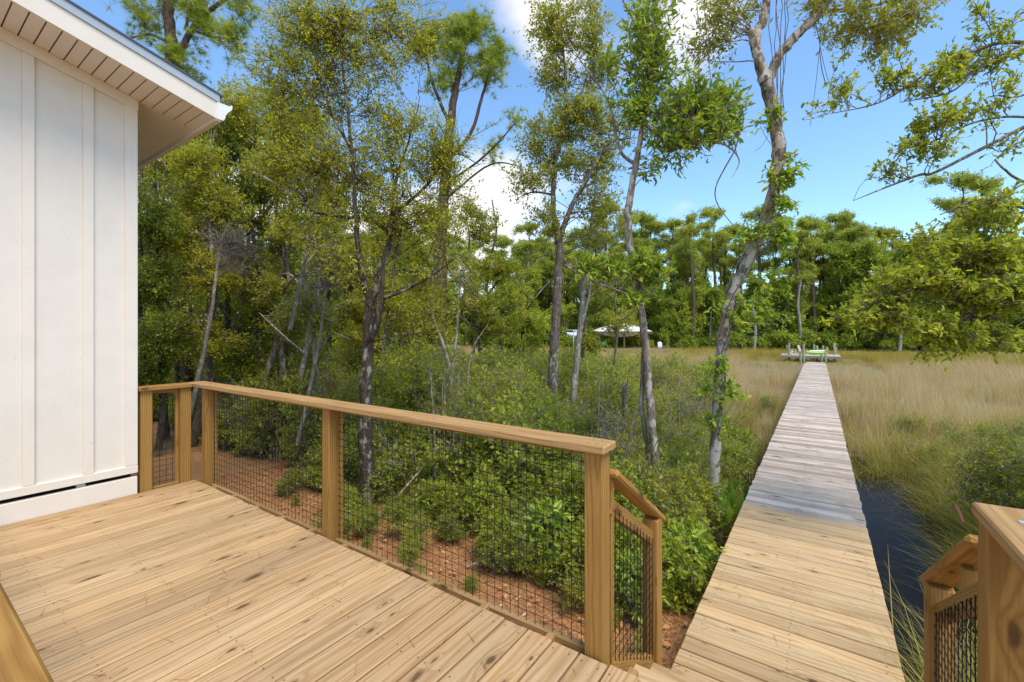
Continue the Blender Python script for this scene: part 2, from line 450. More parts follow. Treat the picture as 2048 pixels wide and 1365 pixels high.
def wallbox(name, x0, x1, y0, y1, z0, z1a, z1b, mat, bev=.0):
    """upright board on the wall; its top runs from z1a at y0 to z1b at y1"""
    bm = bmesh.new()
    v = [bm.verts.new(c) for c in [(x0, y0, z0), (x1, y0, z0), (x1, y1, z0), (x0, y1, z0), (x0, y0, z1a), (x1, y0, z1a), (x1, y1, z1b), (x0, y1, z1b)]]
    for f in [(3, 2, 1, 0), (4, 5, 6, 7), (0, 1, 5, 4), (1, 2, 6, 5), (2, 3, 7, 6), (3, 0, 4, 7)]: bm.faces.new([v[i] for i in f])
    if bev: bmesh.ops.bevel(bm, geom=bm.edges[:], offset=bev, segments=1, affect='EDGES')
    return link(name, bm_mesh(name, bm, mat), house)


bat = [1.302 - .037, 1.066, .7215, .377, .0325, -.312, -.657, -1.0]
# siding panels between battens
prev = WY - .012
for i, b in enumerate(bat[1:]):
    wallbox('siding_panel', WX - .10, WX - .004, b, prev, .18, sof(b) - .002, sof(prev) - .002, M['siding']); prev = b
wallbox('wall', WX - 5, WX - .101, -6, WY - .115, -.8, sof(-6) - .01, sof(WY) - .02, M['siding'])
wallbox('siding_panel', WX - 5, WX - .101, WY - .114, WY - .012, -.8, sof(WY) - .004, sof(WY) - .002, M['siding'])
for b in bat[1:]:
    wallbox('batten', WX - .004, WX + .017, b - .0325, b + .0325, .254, sof(b - .03) - .095, sof(b + .03) - .095, M['trim'], .003)
wallbox('corner_board', WX - .03, WX + .019, WY - .088, WY, .254, sof(WY - .088) - .093, sof(WY) - .093, M['trim'], .003)
wallbox('band_board', WX - .02, WX + .021, -6, WY + .001, .185, .252, .252, M['trim'], .003)
bmz = bmesh.new()
vv = [bmz.verts.new(c) for c in [(WX - .02, -6, sof(-6) - .095), (WX + .023, -6, sof(-6) - .095), (WX + .023, WY + .002, sof(WY) - .095), (WX - .02, WY + .002, sof(WY) - .095),
                                 (WX - .02, -6, sof(-6) - .003), (WX + .023, -6, sof(-6) - .003), (WX + .023, WY + .002, sof(WY) - .003), (WX - .02, WY + .002, sof(WY) - .003)]]
for f in [(3, 2, 1, 0), (4, 5, 6, 7), (0, 1, 5, 4), (1, 2, 6, 5), (2, 3, 7, 6), (3, 0, 4, 7)]: bmz.faces.new([vv[i] for i in f])
link('frieze_board', bm_mesh('frieze_board', bmz, M['trim']), house)
wallbox('skirt_board', WX - .03, WX + .018, -6, WY - .002, -.10, .150, .150, M['trim'], .004)
wallbox('painted_gap_shade', WX - .12, WX - .06, -6, WY - .03, -.10, .184, .184, M['dark'])  # black box behind the sill gap; the gap's shade is put into its colour
wallbox('gap_spacer', WX - .05, WX - .005, .995, 1.05, .150, .185, .185, M['galv'])

# soffit: vented vinyl panels, one object each; rake panels run across, eave panels run down
def slab(name, x0, x1, y0, y1, th, mat, dz=0.0, parent=house):
    bm = bmesh.new()
    cs = [(x, y, sof(y) + dz + t) for t in (0, th) for (x, y) in ((x0, y0), (x1, y0), (x1, y1), (x0, y1))]
    v = [bm.verts.new(c) for c in cs]
    for f in [(3, 2, 1, 0), (4, 5, 6, 7), (0, 1, 5, 4), (1, 2, 6, 5), (2, 3, 7, 6), (3, 0, 4, 7)]: bm.faces.new([v[i] for i in f])
    return link(name, bm_mesh(name, bm, mat), parent)


y = EY - .02; k = 0
while y > -2.4:
    pw = .0835
    slab('soffit_panel', WX + .004, RX - .022, y - pw + .009, y, .012, M['soffit']); y -= pw; k += 1
x = WX - .002
for k in range(60):
    slab('eave_soffit_panel', x - .045, x, WY + .004, EY - .02, .012, M['soffit']); x -= .052
slab('soffit_backing', WX - 4, RX - .02, -6, EY - .015, .015, M['roof_metal'], .02)
slab('rake_fascia', RX - .022, RX, -6, EY, .155, M['trim'], -.018)
slab('drip_edge', RX - .02, RX + .012, -6, EY + .004, .066, M['galv'], .138)
slab('roof', WX - 6, RX + .022, -6, EY + .03, .014, M['roof_metal'], .2045)
ez = sof(EY)
prof = [(EY - .018, ez - .018), (EY + .035, ez - .018), (EY + .05, ez + .01), (EY + .052, ez + .03), (EY + .075, ez + .075), (EY + .10, ez + .10), (EY + .112, ez + .125),
        (EY + .112, ez + .15), (EY + .098, ez + .15), (EY + .098, ez + .135), (EY - .018, ez + .135)]
prism(prof, RX - 6, RX + .012, M['white'], 'gutter', house)
prism([(EY - .019, ez - .03), (EY + .02, ez - .03), (EY + .02, ez - .0185), (EY - .019, ez - .0185)], RX - 6, RX - .005, M['trim'], 'eave_fascia', house)

# ------------------------------------------------------------------ deck
DE = 1.84                                                  # end of the deck boards
deck = thing('deck', 'new honey coloured pine deck with knotty boards beside the white house', 'deck', (-2.3, 1, -.04))
W_ = .1385
k = 0; x = WX + .02 + W_ / 2
rs = random.Random(4)
screw = []
while x < .50:
    l0 = -1.4; l1 = DE + rs.uniform(-.006, .006)
    if x > .36: l1 = DE - .09
    o = timber('deck_board', (x, l0, -.019 + rs.uniform(-.0012, .0012)), (x, l1, -.019 + rs.uniform(-.0012, .0012)), W_ - .0095, .036, M['deck'], deck)
    for sy in (DE - .05, DE - .45, DE - .86, DE - 1.27, .18):
        for sx in (-.042, .042): screw.append((x + sx + rs.uniform(-.006, .006), sy + rs.uniform(-.012, .012), .0012))
    x += W_; k += 1


def discs(name, pts, r, mat, parent):
    n = 6; a = np.linspace(0, 2 * np.pi, n, endpoint=False)
    ring = np.stack([np.cos(a) * r, np.sin(a) * r, np.zeros(n)], -1)
    P_ = np.asarray(pts)[:, None] + ring[None]
    F = np.arange(len(pts) * n).reshape(-1, n)
    o = link(name, np_mesh(name, P_.reshape(-1, 3), F, mat), parent); o['kind'] = 'stuff'
    return o


discs('screw_head', screw, .0038, M['screw'], deck)
for k in range(11):                                        # joist ends showing between boards and rim
    xj = -4.72 + k * .406
    timber('joist', (xj, -1.3, -.1325), (xj, DE - .02, -.1325), .038, .185, M['rail'], deck)
    timber('joist_block', (xj, DE - .018, -.06), (xj, DE + .059, -.06), .04, .09, M['cap'], deck)
timber('rim_board', (WX + .03, DE + .078, -.12), (-.885, DE + .078, -.12), .036, .19, M['cap'], deck)
g_ = np.random.default_rng(5); n_ = 5200
gp = np.column_stack([g_.uniform(WX + .1, -.88, n_), DE + g_.uniform(.004, .055, n_), -.062 + g_.random(n_) * .016]); ga = g_.normal(0, .5, n_); gl = g_.uniform(.03, .09, n_)
gd = np.column_stack([np.cos(ga), np.sin(ga) * .35, g_.normal(0, .05, n_)]) * gl[:, None]; gs = np.column_stack([-np.sin(ga), np.cos(ga), np.zeros(n_)]) * .0016
GAP = (np.stack([gp - gs, gp + gs, gp + gd], 1).reshape(-1, 3), g_.random(n_))
timber('gap_ledge', (WX + .1, DE + .03, -.075), (-.885, DE + .03, -.075), .056, .02, M['rail'], deck)
timber('rim_board', (-.80, DE - .022, -.14), (.5, DE - .022, -.14), .034, .19, M['rail'], deck)
for xx in (-4.6, -2.88, -.83, .43):
    timber('support_post', (xx, .9, -1.3), (xx, .9, -.23), .089, .089, M['rail'], deck, up=(0, 1, 0))


def wire_mesh(name, a, b, z0a, z1a, z0b, z1b, parent, sp=.051, r=.0019):
    """welded wire panel in the upright plane through a and b; heights interpolate from a to b"""
    a = np.array(a, float); b = np.array(b, float); Lh = np.linalg.norm(b - a); u = (b - a) / Lh
    nrm = np.array([-u[1], u[0], 0]); V = []; F = []
    def wire(p, q, off):
        p = np.array(p); q = np.array(q); dr = (q - p) / np.linalg.norm(q - p)
        s1 = np.cross(dr, nrm); base = len(V)
        for c in (p, q):
            for k in range(4):
                ang = math.pi / 2 * k
                V.append(c + nrm * off + r * (math.cos(ang) * s1 + math.sin(ang) * nrm))
        for k in range(4): F.append((base + k, base + (k + 1) % 4, base + 4 + (k + 1) % 4, base + 4 + k))
    U = np.array([u[0], u[1], 0]); A = np.array([a[0], a[1], 0])
    t = sp * .5
    while t < Lh:
        f = t / Lh
        wire(A + U * t + (0, 0, z0a + (z0b - z0a) * f), A + U * t + (0, 0, z1a + (z1b - z1a) * f), 0); t += sp
    z = min(z0a, z0b) + sp * .6; zt = max(z1a, z1b)
    while z < zt:
        # clip to the sloped top and bottom
        f0, f1 = 0.0, 1.0
        for (za, zb, sgn) in ((z1a, z1b, 1), (z0a, z0b, -1)):
            da = (za - z) * sgn; db = (zb - z) * sgn
            if da < 0 and db < 0: f0, f1 = 1, 0; break
            if da < 0: f0 = max(f0, da / (da - db))
            elif db < 0: f1 = min(f1, da / (da - db))
        if f1 - f0 > .02: wire(A + U * Lh * f0 + (0, 0, z), A + U * Lh * f1 + (0, 0, z), r * 1.7)
        z += sp
    return link(name, np_mesh(name, np.array(V), np.array(F), M['wire'], smooth=True), parent)


def post(x, y, z0, z1, parent, mat=M['rail']):
    return timber('post', (x, y, z0), (x, y, z1), .089, .089, mat, parent, .005, up=(0, 1, 0))


RZ = .95; CT = .038
PY = DE + .012 + .0445
lr = thing('deck_railing', 'long pine deck railing with flat top cap and black wire mesh panels', 'railing', (-2.85, PY, -.05))
for xx in (-4.885, -2.88, -.832): post(xx, PY, -.22, RZ - CT, lr)
timber('top_cap', (-5.16, PY - .012, RZ - CT / 2), (-.764, PY - .012, RZ - CT / 2), .146, CT, M['cap'], lr, .006)
for xa, xb in ((-4.84, -2.925), (-2.835, -.877)):
    wire_mesh('wire_mesh', (xa, PY + .022), (xb, PY + .022), -.06, RZ - CT, -.06, RZ - CT, lr)
    for xx in (xa + .014, xb - .014): timber('nailer_strip', (xx, PY + .038, -.07), (xx, PY + .038, RZ - CT), .026, .022, M['rail'], lr, .002, up=(0, 1, 0))
    timber('top_nailer', (xa, PY + .05, RZ - CT - .022), (xb, PY + .05, RZ - CT - .022), .022, .042, M['rail'], lr, .002)
    timber('bottom_nailer', (xa, PY + .058, -.07), (xb, PY + .058, -.07), .03, .04, M['cap'], lr, .002)

discs('screw_head', [(xx + dx, PY - .012 + dy, RZ + .0006) for xx in (-4.88, -2.88, -.835, -3.9, -1.85) for dx in (-.02, .02) for dy in (-.03, .03)], .0045, M['screw'], lr)
sr = thing('deck_railing', 'short pine railing closing the deck between house corner and long railing', 'railing', (-5.08, 1.6, -.05))
for yy in (1.458, 1.765): post(-5.095, yy, -.22, RZ - CT, sr)
timber('top_cap', (-5.09, 1.398, RZ - CT / 2 - .001), (-5.09, PY - .087, RZ - CT / 2 - .001), .14, CT, M['rail'], sr, .005)
wire_mesh('wire_mesh', (-5.12, 1.5), (-5.12, 1.72), .0, RZ - CT, .0, RZ - CT, sr)
timber('nailer_strip', (-5.118, 1.712, 0), (-5.118, 1.712, RZ - CT), .02, .03, M['rail'], sr, .002, up=(0, 1, 0))
timber('bottom_rail', (-5.10, 1.503, -.02), (-5.10, 1.72, -.02), .038, .05, M['rail'], sr, .003)
timber('top_rail', (-5.12, 1.503, RZ - CT - .022), (-5.12, 1.72, RZ - CT - .022), .03, .04, M['rail'], sr, .003)

nr = thing('deck_railing', 'nearest railing whose broad brown cap crosses the lower left corner', 'railing', (-2.5, .08, -.05))
timber('top_cap', (-5.0, .082, RZ - CT / 2), (-.62, .082, RZ - CT / 2), .146, CT, M['rail'], nr, .006)  # darker rail pine here; the shade on this cap is put into its colour
for xx in (-4.9, -2.8, -.70): post(xx, .075, 0, RZ - CT, nr)
for xa, xb in ((-4.85, -2.85), (-2.75, -.75)): wire_mesh('wire_mesh', (xa, .08), (xb, .08), .03, RZ - CT, .03, RZ - CT, nr)

rr = thing('deck_railing', 'right hand pine railing whose cap ends in the lower right corner', 'railing', (.44, 1.0, -.05))
timber('top_cap', (.446, -1.2, RZ - CT / 2), (.446, 1.853, RZ - CT / 2), .146, CT, M['cap'], rr, .006)
for yy in (1.805, .1, -1.1): post(.43, yy, -.30, RZ - CT, rr)
wire_mesh('wire_mesh', (.478, .15), (.478, 1.76), .03, RZ - CT, .03, RZ - CT, rr)
timber('plug', (.452, 1.72, RZ - .001), (.452, 1.72, RZ + .0015), .034, .02, M['galv'], rr, 0, up=(0, 1, 0))

# stair with two treads
st = thing('stair', 'short pine stair going from deck down to the boardwalk', 'stair', (-.15, 2.1, -.5))
BX0, BX1, BZ = -.702, .402, -.5
for i, (ya, z) in enumerate(((1.853, -.167), (2.135, -.333))):
    for j in range(2):
        timber('tread_board', (-.735, ya + .07 + j * .141, z - .019), (.38, ya + .07 + j * .141, z - .019), .137, .038, M['new_plank'], st)
    timber('riser_board', (-.73, ya + .275, z - .11), (.38, ya + .275, z - .11), .019, .14, M['rail'], st)
for xx in (-.755, .40):
    bm = bmesh.new()
    pr = [(1.85, -.21), (2.46, -.56), (2.46, -.80), (1.85, -.46)]
    vs = [bm.verts.new((xx + sx, y, z)) for sx in (-.018, .018) for y, z in pr]
    for f in [(0, 1, 2, 3), (7, 6, 5, 4), (0, 4, 5, 1), (1, 5, 6, 2), (2, 6, 7, 3), (3, 7, 4, 0)]: bm.faces.new([vs[i] for i in f])
    bmesh.ops.recalc_face_normals(bm, faces=bm.faces[:])
    link('stringer', bm_mesh('stringer', bm, M['rail']), st)


def stair_rail(x, sgn, label):
    t = thing('stair_railing', label, 'railing', (x, 2.2, -.5))
    y0, y1 = 1.90, 2.615
    zt = lambda y: .80 - .62 * (y - 1.95)
    p = post(x, y1, -.75, .362, t)
    timber('handrail', (x, y0 + .04, zt(y0 + .04)), (x, y1 + .10, zt(y1 + .10)), .105, .038, M['rail'], t, .012)
    timber('mid_rail', (x, y0 + .05, zt(y0 + .05) - .155), (x, y1 - .046, zt(y1 - .046) - .155), .038, .07, M['rail'], t)
    timber('bottom_rail', (x, y0 + .05, -.085), (x, y1 - .046, -.45), .038, .07, M['rail'], t)
    if sgn > 0: timber('spacer_block', (x, y0 + .27, zt(y0 + .27) - .17), (x, y0 + .27, zt(y0 + .27) - .03), .036, .07, M['rail'], t, up=(0, 1, 0))
    timber('side_strip', (x, y0 + .065, -.3), (x, y0 + .065, zt(y0 + .06) + .02), .036, .03, M['rail'], t, up=(0, 1, 0))
    timber('side_strip', (x, y1 - .058, -.40), (x, y1 - .058, zt(y1 - .06) - .19), .036, .022, M['rail'], t, up=(0, 1, 0))
    wire_mesh('wire_mesh', (x - sgn * .021, y0 + .06), (x - sgn * .021, y1 - .05), -.07, zt(y0 + .06) - .16, -.43, zt(y1 - .05) - .16, t)


stair_rail(-.80, -1, 'left stair railing with sloping handrail and black wire mesh beside the deck end post')
stair_rail(.43, 1, 'right stair railing sloping down with notched post near the lower right corner')

# ------------------------------------------------------------------ boardwalk
bw = thing('boardwalk', 'long straight plank boardwalk crossing the marsh, new planks near and weathered grey planks beyond', 'boardwalk', (-.15, 17, -.9))
y = 2.43; rs = random.Random(8); scr = []; BEND = 32.9; n = 0
while y < BEND:
    new = y < 5.58
    wd = .140 if new else .1405
    ex = rs.uniform(-.002, .002) if new else rs.uniform(-.006, .006)
    dz = rs.uniform(-.002, .002) if new else rs.uniform(-.005, .005)
    xa, xb = BX0 + ex, BX1 + ex + rs.uniform(-.006, .006)
    if y > 20: xa, xb = BX0, BX1
    if n < 16: xa += .0
    mt = M['new_plank'] if new else M['old_plank']
    o = link('plank', board_mesh(wd - (.0095 if new else .012), 1.104, .036, mt), bw, (-.15 + ex, y + wd / 2, BZ - .018 + dz), (rs.uniform(-.008, .008), rs.uniform(-.003, .003), math.pi / 2 + rs.uniform(-.002, .002)))
    if y < 14:
        for sx in (BX0 + .07, -.15, BX1 - .07):
            for s2 in (-.032, .032): scr.append((sx + rs.uniform(-.01, .01), y + wd / 2 + s2, BZ + dz + .0016))
    y += wd; n += 1
discs('screw_head', scr, .0042, M['screw'], bw)
for xx in (BX0 + .08, -.15, BX1 - .08):
    timber('stringer', (xx, 2.45, BZ - .14), (xx, BEND - .05, BZ - .14), .038, .18, M['dock_wood'], bw)
yy = 4.0
while yy < BEND:
    for xx in (BX0 + .13, BX1 - .13):
        timber('piling', (xx, yy, -2.2), (xx, yy, BZ - .24), .13, .13, M['pile_wood'], bw, .02, up=(0, 1, 0))
    yy += 2.6

# ------------------------------------------------------------------ plant builders
def unit(v): return v / np.maximum(np.linalg.norm(v, axis=-1, keepdims=True), 1e-9)


def tubes(name, branches, mat, detail=1):
    """branches: list of (pts (n,3), radii (n,), sides)"""
    groups = {}
    for p, r, s in branches: groups.setdefault((len(p), s), []).append((p, r))
    Vs = []; Fs = []; off = 0
    for (n, s), lst in groups.items():
        P = np.array([a for a, _ in lst]); R = np.array([b for _, b in lst])
        T = np.gradient(P, axis=1); T = unit(T)
        ref = np.zeros_like(T[:, :1]); ref[..., 0] = .31; ref[..., 1] = .83; ref[..., 2] = .17
        alt = np.array([.9, -.2, .1])
        par = np.abs((T * ref).sum(-1, keepdims=True)).mean(1, keepdims=True) > .85
        ref = np.where(par, alt, ref)
        N = unit(np.cross(T, np.broadcast_to(ref, T.shape))); B = np.cross(T, N)
        a = np.linspace(0, 2 * np.pi, s, endpoint=False)
        ring = P[:, :, None] + R[:, :, None, None] * (np.cos(a)[None, None, :, None] * N[:, :, None] + np.sin(a)[None, None, :, None] * B[:, :, None])
        Vs.append(ring.reshape(-1, 3))
        b = (np.arange(len(lst)) * n * s)[:, None, None] + (np.arange(n - 1) * s)[None, :, None] + off
        k = np.arange(s)[None, None]; k2 = (np.arange(s) + 1)[None, None] % s
        Fs.append(np.stack([b + k, b + k2, b + s + k2, b + s + k], -1).reshape(-1, 4))
        off += len(lst) * n * s
    return np_mesh(name, np.concatenate(Vs), np.concatenate(Fs), mat, smooth=True)


def leaf_mesh(name, P, A, Nn, ln, wd, rnd, mat, oval=False, droop=.0):
    """P base points, A directions, Nn normals, all (n,3); ln, wd (n,)"""
    A = unit(A); S = unit(np.cross(A, Nn)); Nn = np.cross(S, A)
    ln = ln[:, None]; wd = wd[:, None]
    if oval:
        fold = .22
        pts = [P, P + A * ln * .3 + S * wd * .5 + Nn * wd * fold, P + A * ln * .68 + S * wd * .42 + Nn * (wd * fold - ln * .04), P + A * ln - Nn * ln * .10,
               P + A * ln * .68 - S * wd * .42 + Nn * (wd * fold - ln * .04), P + A * ln * .3 - S * wd * .5 + Nn * wd * fold]
        V = np.stack(pts, 1).reshape(-1, 3); b = (np.arange(len(P)) * 6)[:, None]
        F = np.concatenate([b + np.array([0, 1, 2, 3]), b + np.array([0, 3, 4, 5])], 1).reshape(-1, 4)
        return np_mesh(name, V, F, mat, np.repeat(rnd, 2))
    pts = [P, P + A * ln * .45 + S * wd * .5, P + A * ln, P + A * ln * .45 - S * wd * .5]
    V = np.stack(pts, 1).reshape(-1, 3)
    return np_mesh(name, V, np.arange(len(P) * 4).reshape(-1, 4), mat, rnd)


def catmull(P, R, per=7):
    P = np.asarray(P, float); R = np.asarray(R, float)
    if len(P) < 2: return P, R
    Q = np.vstack([2 * P[0] - P[1], P, 2 * P[-1] - P[-2]]); out = []; ro = []
    for i in range(len(P) - 1):
        t = np.linspace(0, 1, per, endpoint=False)[:, None]
        p0, p1, p2, p3 = Q[i:i + 4]
        out.append(.5 * (2 * p1 + (p2 - p0) * t + (2 * p0 - 5 * p1 + 4 * p2 - p3) * t ** 2 + (3 * p1 - p0 - 3 * p2 + p3) * t ** 3))
        ro.append(R[i] + (R[i + 1] - R[i]) * t[:, 0])
    out.append(P[-1:]); ro.append(R[-1:])
    return np.vstack(out), np.concatenate(ro)


class Plant:
    def __init__(s, seed): s.g = np.random.default_rng(seed); s.br = []; s.lp = []; s.sp = []; s.sr = []
    def stem(s, pts, radii, sides=9, rough=.012):
        P, R = catmull(pts, radii)
        P = P + s.g.normal(0, 1, P.shape) * (R * .10)[:, None] * np.array([1, 1, .2])
        R = R * (1 + s.g.normal(0, .05, R.shape))
        s.br.append((P, np.maximum(R, .0015), sides)); s.sp.append(P); s.sr.append(R)
        return s
    def spx(s, pts, radii, sides=9):
        """stem given by photo pixel and distance"""
        return s.stem([at(*p) for p in pts], radii, sides)
    def blob(s, c, r, tips, twigs=6, leaves=9, tl=.35, rmax=.02, sub=.5, up=.15, bare=0.0, bow=.12):
        g = s.g
        SP = np.vstack(s.sp); SR = np.concatenate(s.sr)
        u = unit(g.normal(0, 1, (tips, 3))) * (g.random((tips, 1)) ** (1 / 2.4))
        # group the tips into clumps so that light and dark masses and gaps show
        nc = max(3, int(tips * .22)); cc = unit(g.normal(0, 1, (nc, 3))) * (g.random((nc, 1)) ** (1 / 2.2))
        u = (1 - sub) * u + sub * cc[g.integers(0, nc, tips)]
        T = np.asarray(c) + u * np.asarray(r)
        for t in T:
            idx = g.integers(0, len(SP), min(len(SP), 60)); q = SP[idx]
            dv = t - q; dd = np.linalg.norm(dv, axis=1)
            cost = dd + .9 * np.maximum(0, q[:, 2] - t[2] + .25 * dd)
            j = idx[np.argmin(cost)]; p0 = SP[j]; Ln = np.linalg.norm(t - p0)
            if Ln < .05: continue
            n = 7 if Ln > .6 else 5
            f = np.linspace(0, 1, n)[:, None]
            bend = unit(g.normal(0, 1, 3)) * bow * Ln
            pts = p0 + (t - p0) * f + bend * (f * (1 - f)) * 2 + np.array([0, 0, up * .5 * Ln]) * (f * (1 - f)) + g.normal(0, .018, (n, 3)) * Ln ** .5 * (f > 0)
            r0 = min(rmax, SR[j] * .7, .004 + .006 * Ln)
            s.br.append((pts, np.linspace(r0, .0022, n), 5 if r0 > .008 else 4))
            s.twigs(pts, twigs, leaves, tl, bare, up)
            if len(s.sp) < 400 and Ln > .5: s.sp.append(pts[2:]); s.sr.append(np.linspace(r0, .002, n)[2:])
    def twigs(s, pts, k, leaves, tl, bare=0.0, up=.15):
        g = s.g; n = len(pts)
        T = unit(np.gradient(pts, axis=0))
        for _ in range(k):
            x = g.uniform(.30, 1.0) * (n - 1); i = min(int(x), n - 2); f = x - i
            p = pts[i] * (1 - f) + pts[i + 1] * f
            d = unit(T[i] * .7 + g.normal(0, .62, 3) + np.array([0, 0, up]))
            l = tl * g.uniform(.45, 1.15)
            d2 = unit(d + g.normal(0, .3, 3))
            q = np.array([p, p + d * l * .5, p + d * l * .5 + d2 * l * .5])
            s.br.append((q, np.array([.0028, .002, .001]), 3))
            if g.random() < bare: continue
            m = max(1, int(leaves * g.uniform(.6, 1.4)))
            ff = g.uniform(.1, 1.05, m)[:, None]
            lp = np.where(ff < .5, q[0] + (q[1] - q[0]) * ff * 2, q[1] + (q[2] - q[1]) * (ff - .5) * 2)
            s.lp.append(np.hstack([lp, np.broadcast_to(unit(d + d2), lp.shape), np.full((m, 1), g.random())]))
    def leaves(s, name, mat, ln, wd, oval=False, upn=.8, spread=.75, clump=.55, jitter=0.0, hang=0.0):
        g = s.g; a = np.vstack(s.lp); n = len(a)
        P = a[:, :3] + g.normal(0, 1, (n, 3)) * jitter
        A = unit(a[:, 3:6] * .6 + g.normal(0, spread, (n, 3)) - np.array([0, 0, hang]))
        N = unit(g.normal(0, .6, (n, 3)) + np.array([0, 0, upn]))
        rnd = np.clip(a[:, 6] * clump + g.random(n) * (1 - clump), 0, 1)
        return leaf_mesh(name, P, A, N, ln * g.uniform(.45, 1.4, n), wd * g.uniform(.6, 1.3, n), rnd, mat, oval)
    def needles(s, name, mat, per=45, ln=.17, wd=.005):
        g = s.g; a = np.vstack(s.lp); n = len(a)
        P = np.repeat(a[:, :3], per, 0); D = np.repeat(a[:, 3:6], per, 0); m = n * per
        A = unit(D * .55 + unit(g.normal(0, 1, (m, 3))) * .9 + np.array([0, 0, .12]))
        S = unit(np.cross(A, g.normal(0, 1, (m, 3)))) * wd * .5
        l = (ln * g.uniform(.7, 1.15, m))[:, None]
        V = np.stack([P + S, P - S, P + A * l - np.array([0, 0, .12]) * l * .5], 1).reshape(-1, 3)
        rnd = np.clip(np.repeat(a[:, 6], per) * .6 + g.random(m) * .4, 0, 1)
        return np_mesh(name, V, np.arange(m * 3).reshape(-1, 3), mat, rnd)


def place_tree(pl, name, label, cat, barkmat, crown, base, group=None, trunkname='trunk', crownname='crown'):
    t = thing(name, label, cat, tuple(base), group)
    tr = tubes(trunkname, pl.br, barkmat)
    link(trunkname, tr, t)
    if crown is not None: link(crownname, crown, t)
    return t


def pr(px_, d): return px_ * d / PX


# ------------------------------------------------------------------ foreground trees
def bl(p, x, y, d, rx, rz, tips, ry=None, **k):
    p.blob(at(x, y, d), (pr(rx, d), (ry if ry else pr(rx, d) * .8), pr(rz, d)), tips, **k)


# forked dark tree with golden-green leaves behind the railing
p = Plant(11); D = 6.1
p.spx([(738, 1030, D), (733, 900, D), (732, 780, D), (736, 690, D), (741, 600, D)], [.12, .095, .085, .078, .07], 11)
p.spx([(742, 610, D), (758, 548, D), (783, 470, D + .1), (788, 380, D + .1), (812, 300, D + .2), (838, 210, D + .2)], [.06, .048, .038, .026, .015, .006])
p.spx([(740, 600, D), (722, 540, D - .1), (712, 440, D - .2), (703, 300, D - .2), (686, 140, D - .2), (668, 10, D - .3)], [.05, .036, .03, .024, .016, .008])
p.spx([(783, 470, D), (740, 440, D + .3), (690, 435, D + .4), (625, 425, D + .5), (575, 410, D + .5)], [.035, .025, .022, .015, .005], 6)
p.spx([(785, 430, D), (850, 375, D + .1), (905, 310, D), (960, 330, D)], [.03, .02, .012, .005], 6)
p.spx([(745, 605, D), (800, 585, D - .2), (858, 555, D - .3), (920, 510, D - .4)], [.03, .022, .015, .006], 6)
p.spx([(703, 300, D), (660, 220, D - .2), (640, 130, D - .3), (625, 30, D - .3)], [.02, .014, .009, .004], 6)
p.spx([(728, 700, D), (757, 640, D - .2), (768, 500, D - .2)], [.045, .035, .02], 7)
for b in [(840, 300, 120, 90, 42), (720, 330, 110, 80, 30), (780, 420, 130, 70, 36), (640, 160, 90, 110, 34), (700, 60, 110, 80, 34), (880, 430, 110, 70, 26), (640, 340, 80, 80, 22),
          (590, 60, 90, 70, 24), (560, 250, 80, 110, 26), (600, 440, 80, 60, 14), (840, 560, 90, 50, 12), (680, 540, 90, 70, 14), (860, 640, 60, 40, 6), (900, 330, 70, 70, 18), (760, 150, 60, 70, 16), (840, 60, 60, 70, 16), (540, 140, 90, 90, 24), (640, 60, 80, 60, 20), (770, 240, 80, 70, 20), (760, 40, 60, 60, 14), (560, 340, 80, 70, 16)]:
    bl(p, b[0], b[1], D, b[2], b[3], int(b[4] * 1.15), twigs=9, leaves=12, tl=.38, sub=.25)
place_tree(p, 'forked_tree', 'dark forked tree with golden green leaves rising behind the middle of the long railing', 'tree', M['bark_dark'],
           p.leaves('crown', L['gold'], .042, .023, oval=False, clump=.5, jitter=.02), at(735, 1000, D))

# mottled leaning tree
p = Plant(12); D = 5.5
p.spx([(1431, 1085, D), (1429, 980, D), (1430, 880, D), (1438, 760, D), (1446, 680, D + .05), (1462, 600, D + .1), (1498, 515, D + .1), (1528, 450, D + .1), (1548, 380, D), (1557, 300, D - .1), (1548, 235, D - .1), (1530, 150, D - .1)],
      [.085, .066, .062, .063, .064, .066, .068, .070, .070, .074, .072, .070], 13)
p.spx([(1532, 165, D - .1), (1514, 110, D - .1), (1512, 72, D - .1), (1526, 40, D - .1), (1533, 0, D - .1), (1545, -90, D)], [.075, .058, .055, .05, .045, .03], 10)
p.spx([(1514, 110, D - .1), (1504, 75, D - .12), (1503, 58, D - .12)], [.05, .042, .032], 9)
p.spx([(1535, 165, D - .1), (1560, 110, D - .1), (1592, 72, D - .15), (1635, 30, D - .2), (1665, -15, D - .2), (1700, -80, D - .2)], [.065, .055, .05, .05, .045, .03], 10)
p.spx([(1650, 22, D - .2), (1700, 20, D - .3), (1760, 8, D - .4), (1830, -10, D - .5)], [.025, .02, .016, .01], 6)
p.spx([(1690, 20, D - .3), (1725, 50, D - .3), (1750, 90, D - .3)], [.015, .012, .004], 5)
for b in [(1690, 55, 70, 40, 18), (1760, 50, 80, 45, 24), (1820, 40, 60, 40, 14), (1640, 0, 60, 30, 10), (1700, -30, 120, 40, 14), (1780, 100, 40, 20, 6)]:
    bl(p, b[0], b[1], D - .3, b[2] * 1.3, b[3] * 1.35, b[4], twigs=7, leaves=8, tl=.26, sub=.2)
for b in [(1440, 30, 70, 45, 20), (1420, 80, 45, 30, 10), (1480, -20, 60, 40, 12)]:
    bl(p, b[0], b[1], D, b[2] * 1.3, b[3] * 1.4, b[4], twigs=7, leaves=8, tl=.26, sub=.2)
lean = place_tree(p, 'leaning_tree', 'tall leaning tree with blotched bark forking near the sky, left of the boardwalk', 'tree', M['bark_lean'],
                  p.leaves('crown', L['olive'], .05, .022, oval=True, hang=.35, clump=.4, jitter=.02), at(1432, 1080, D))

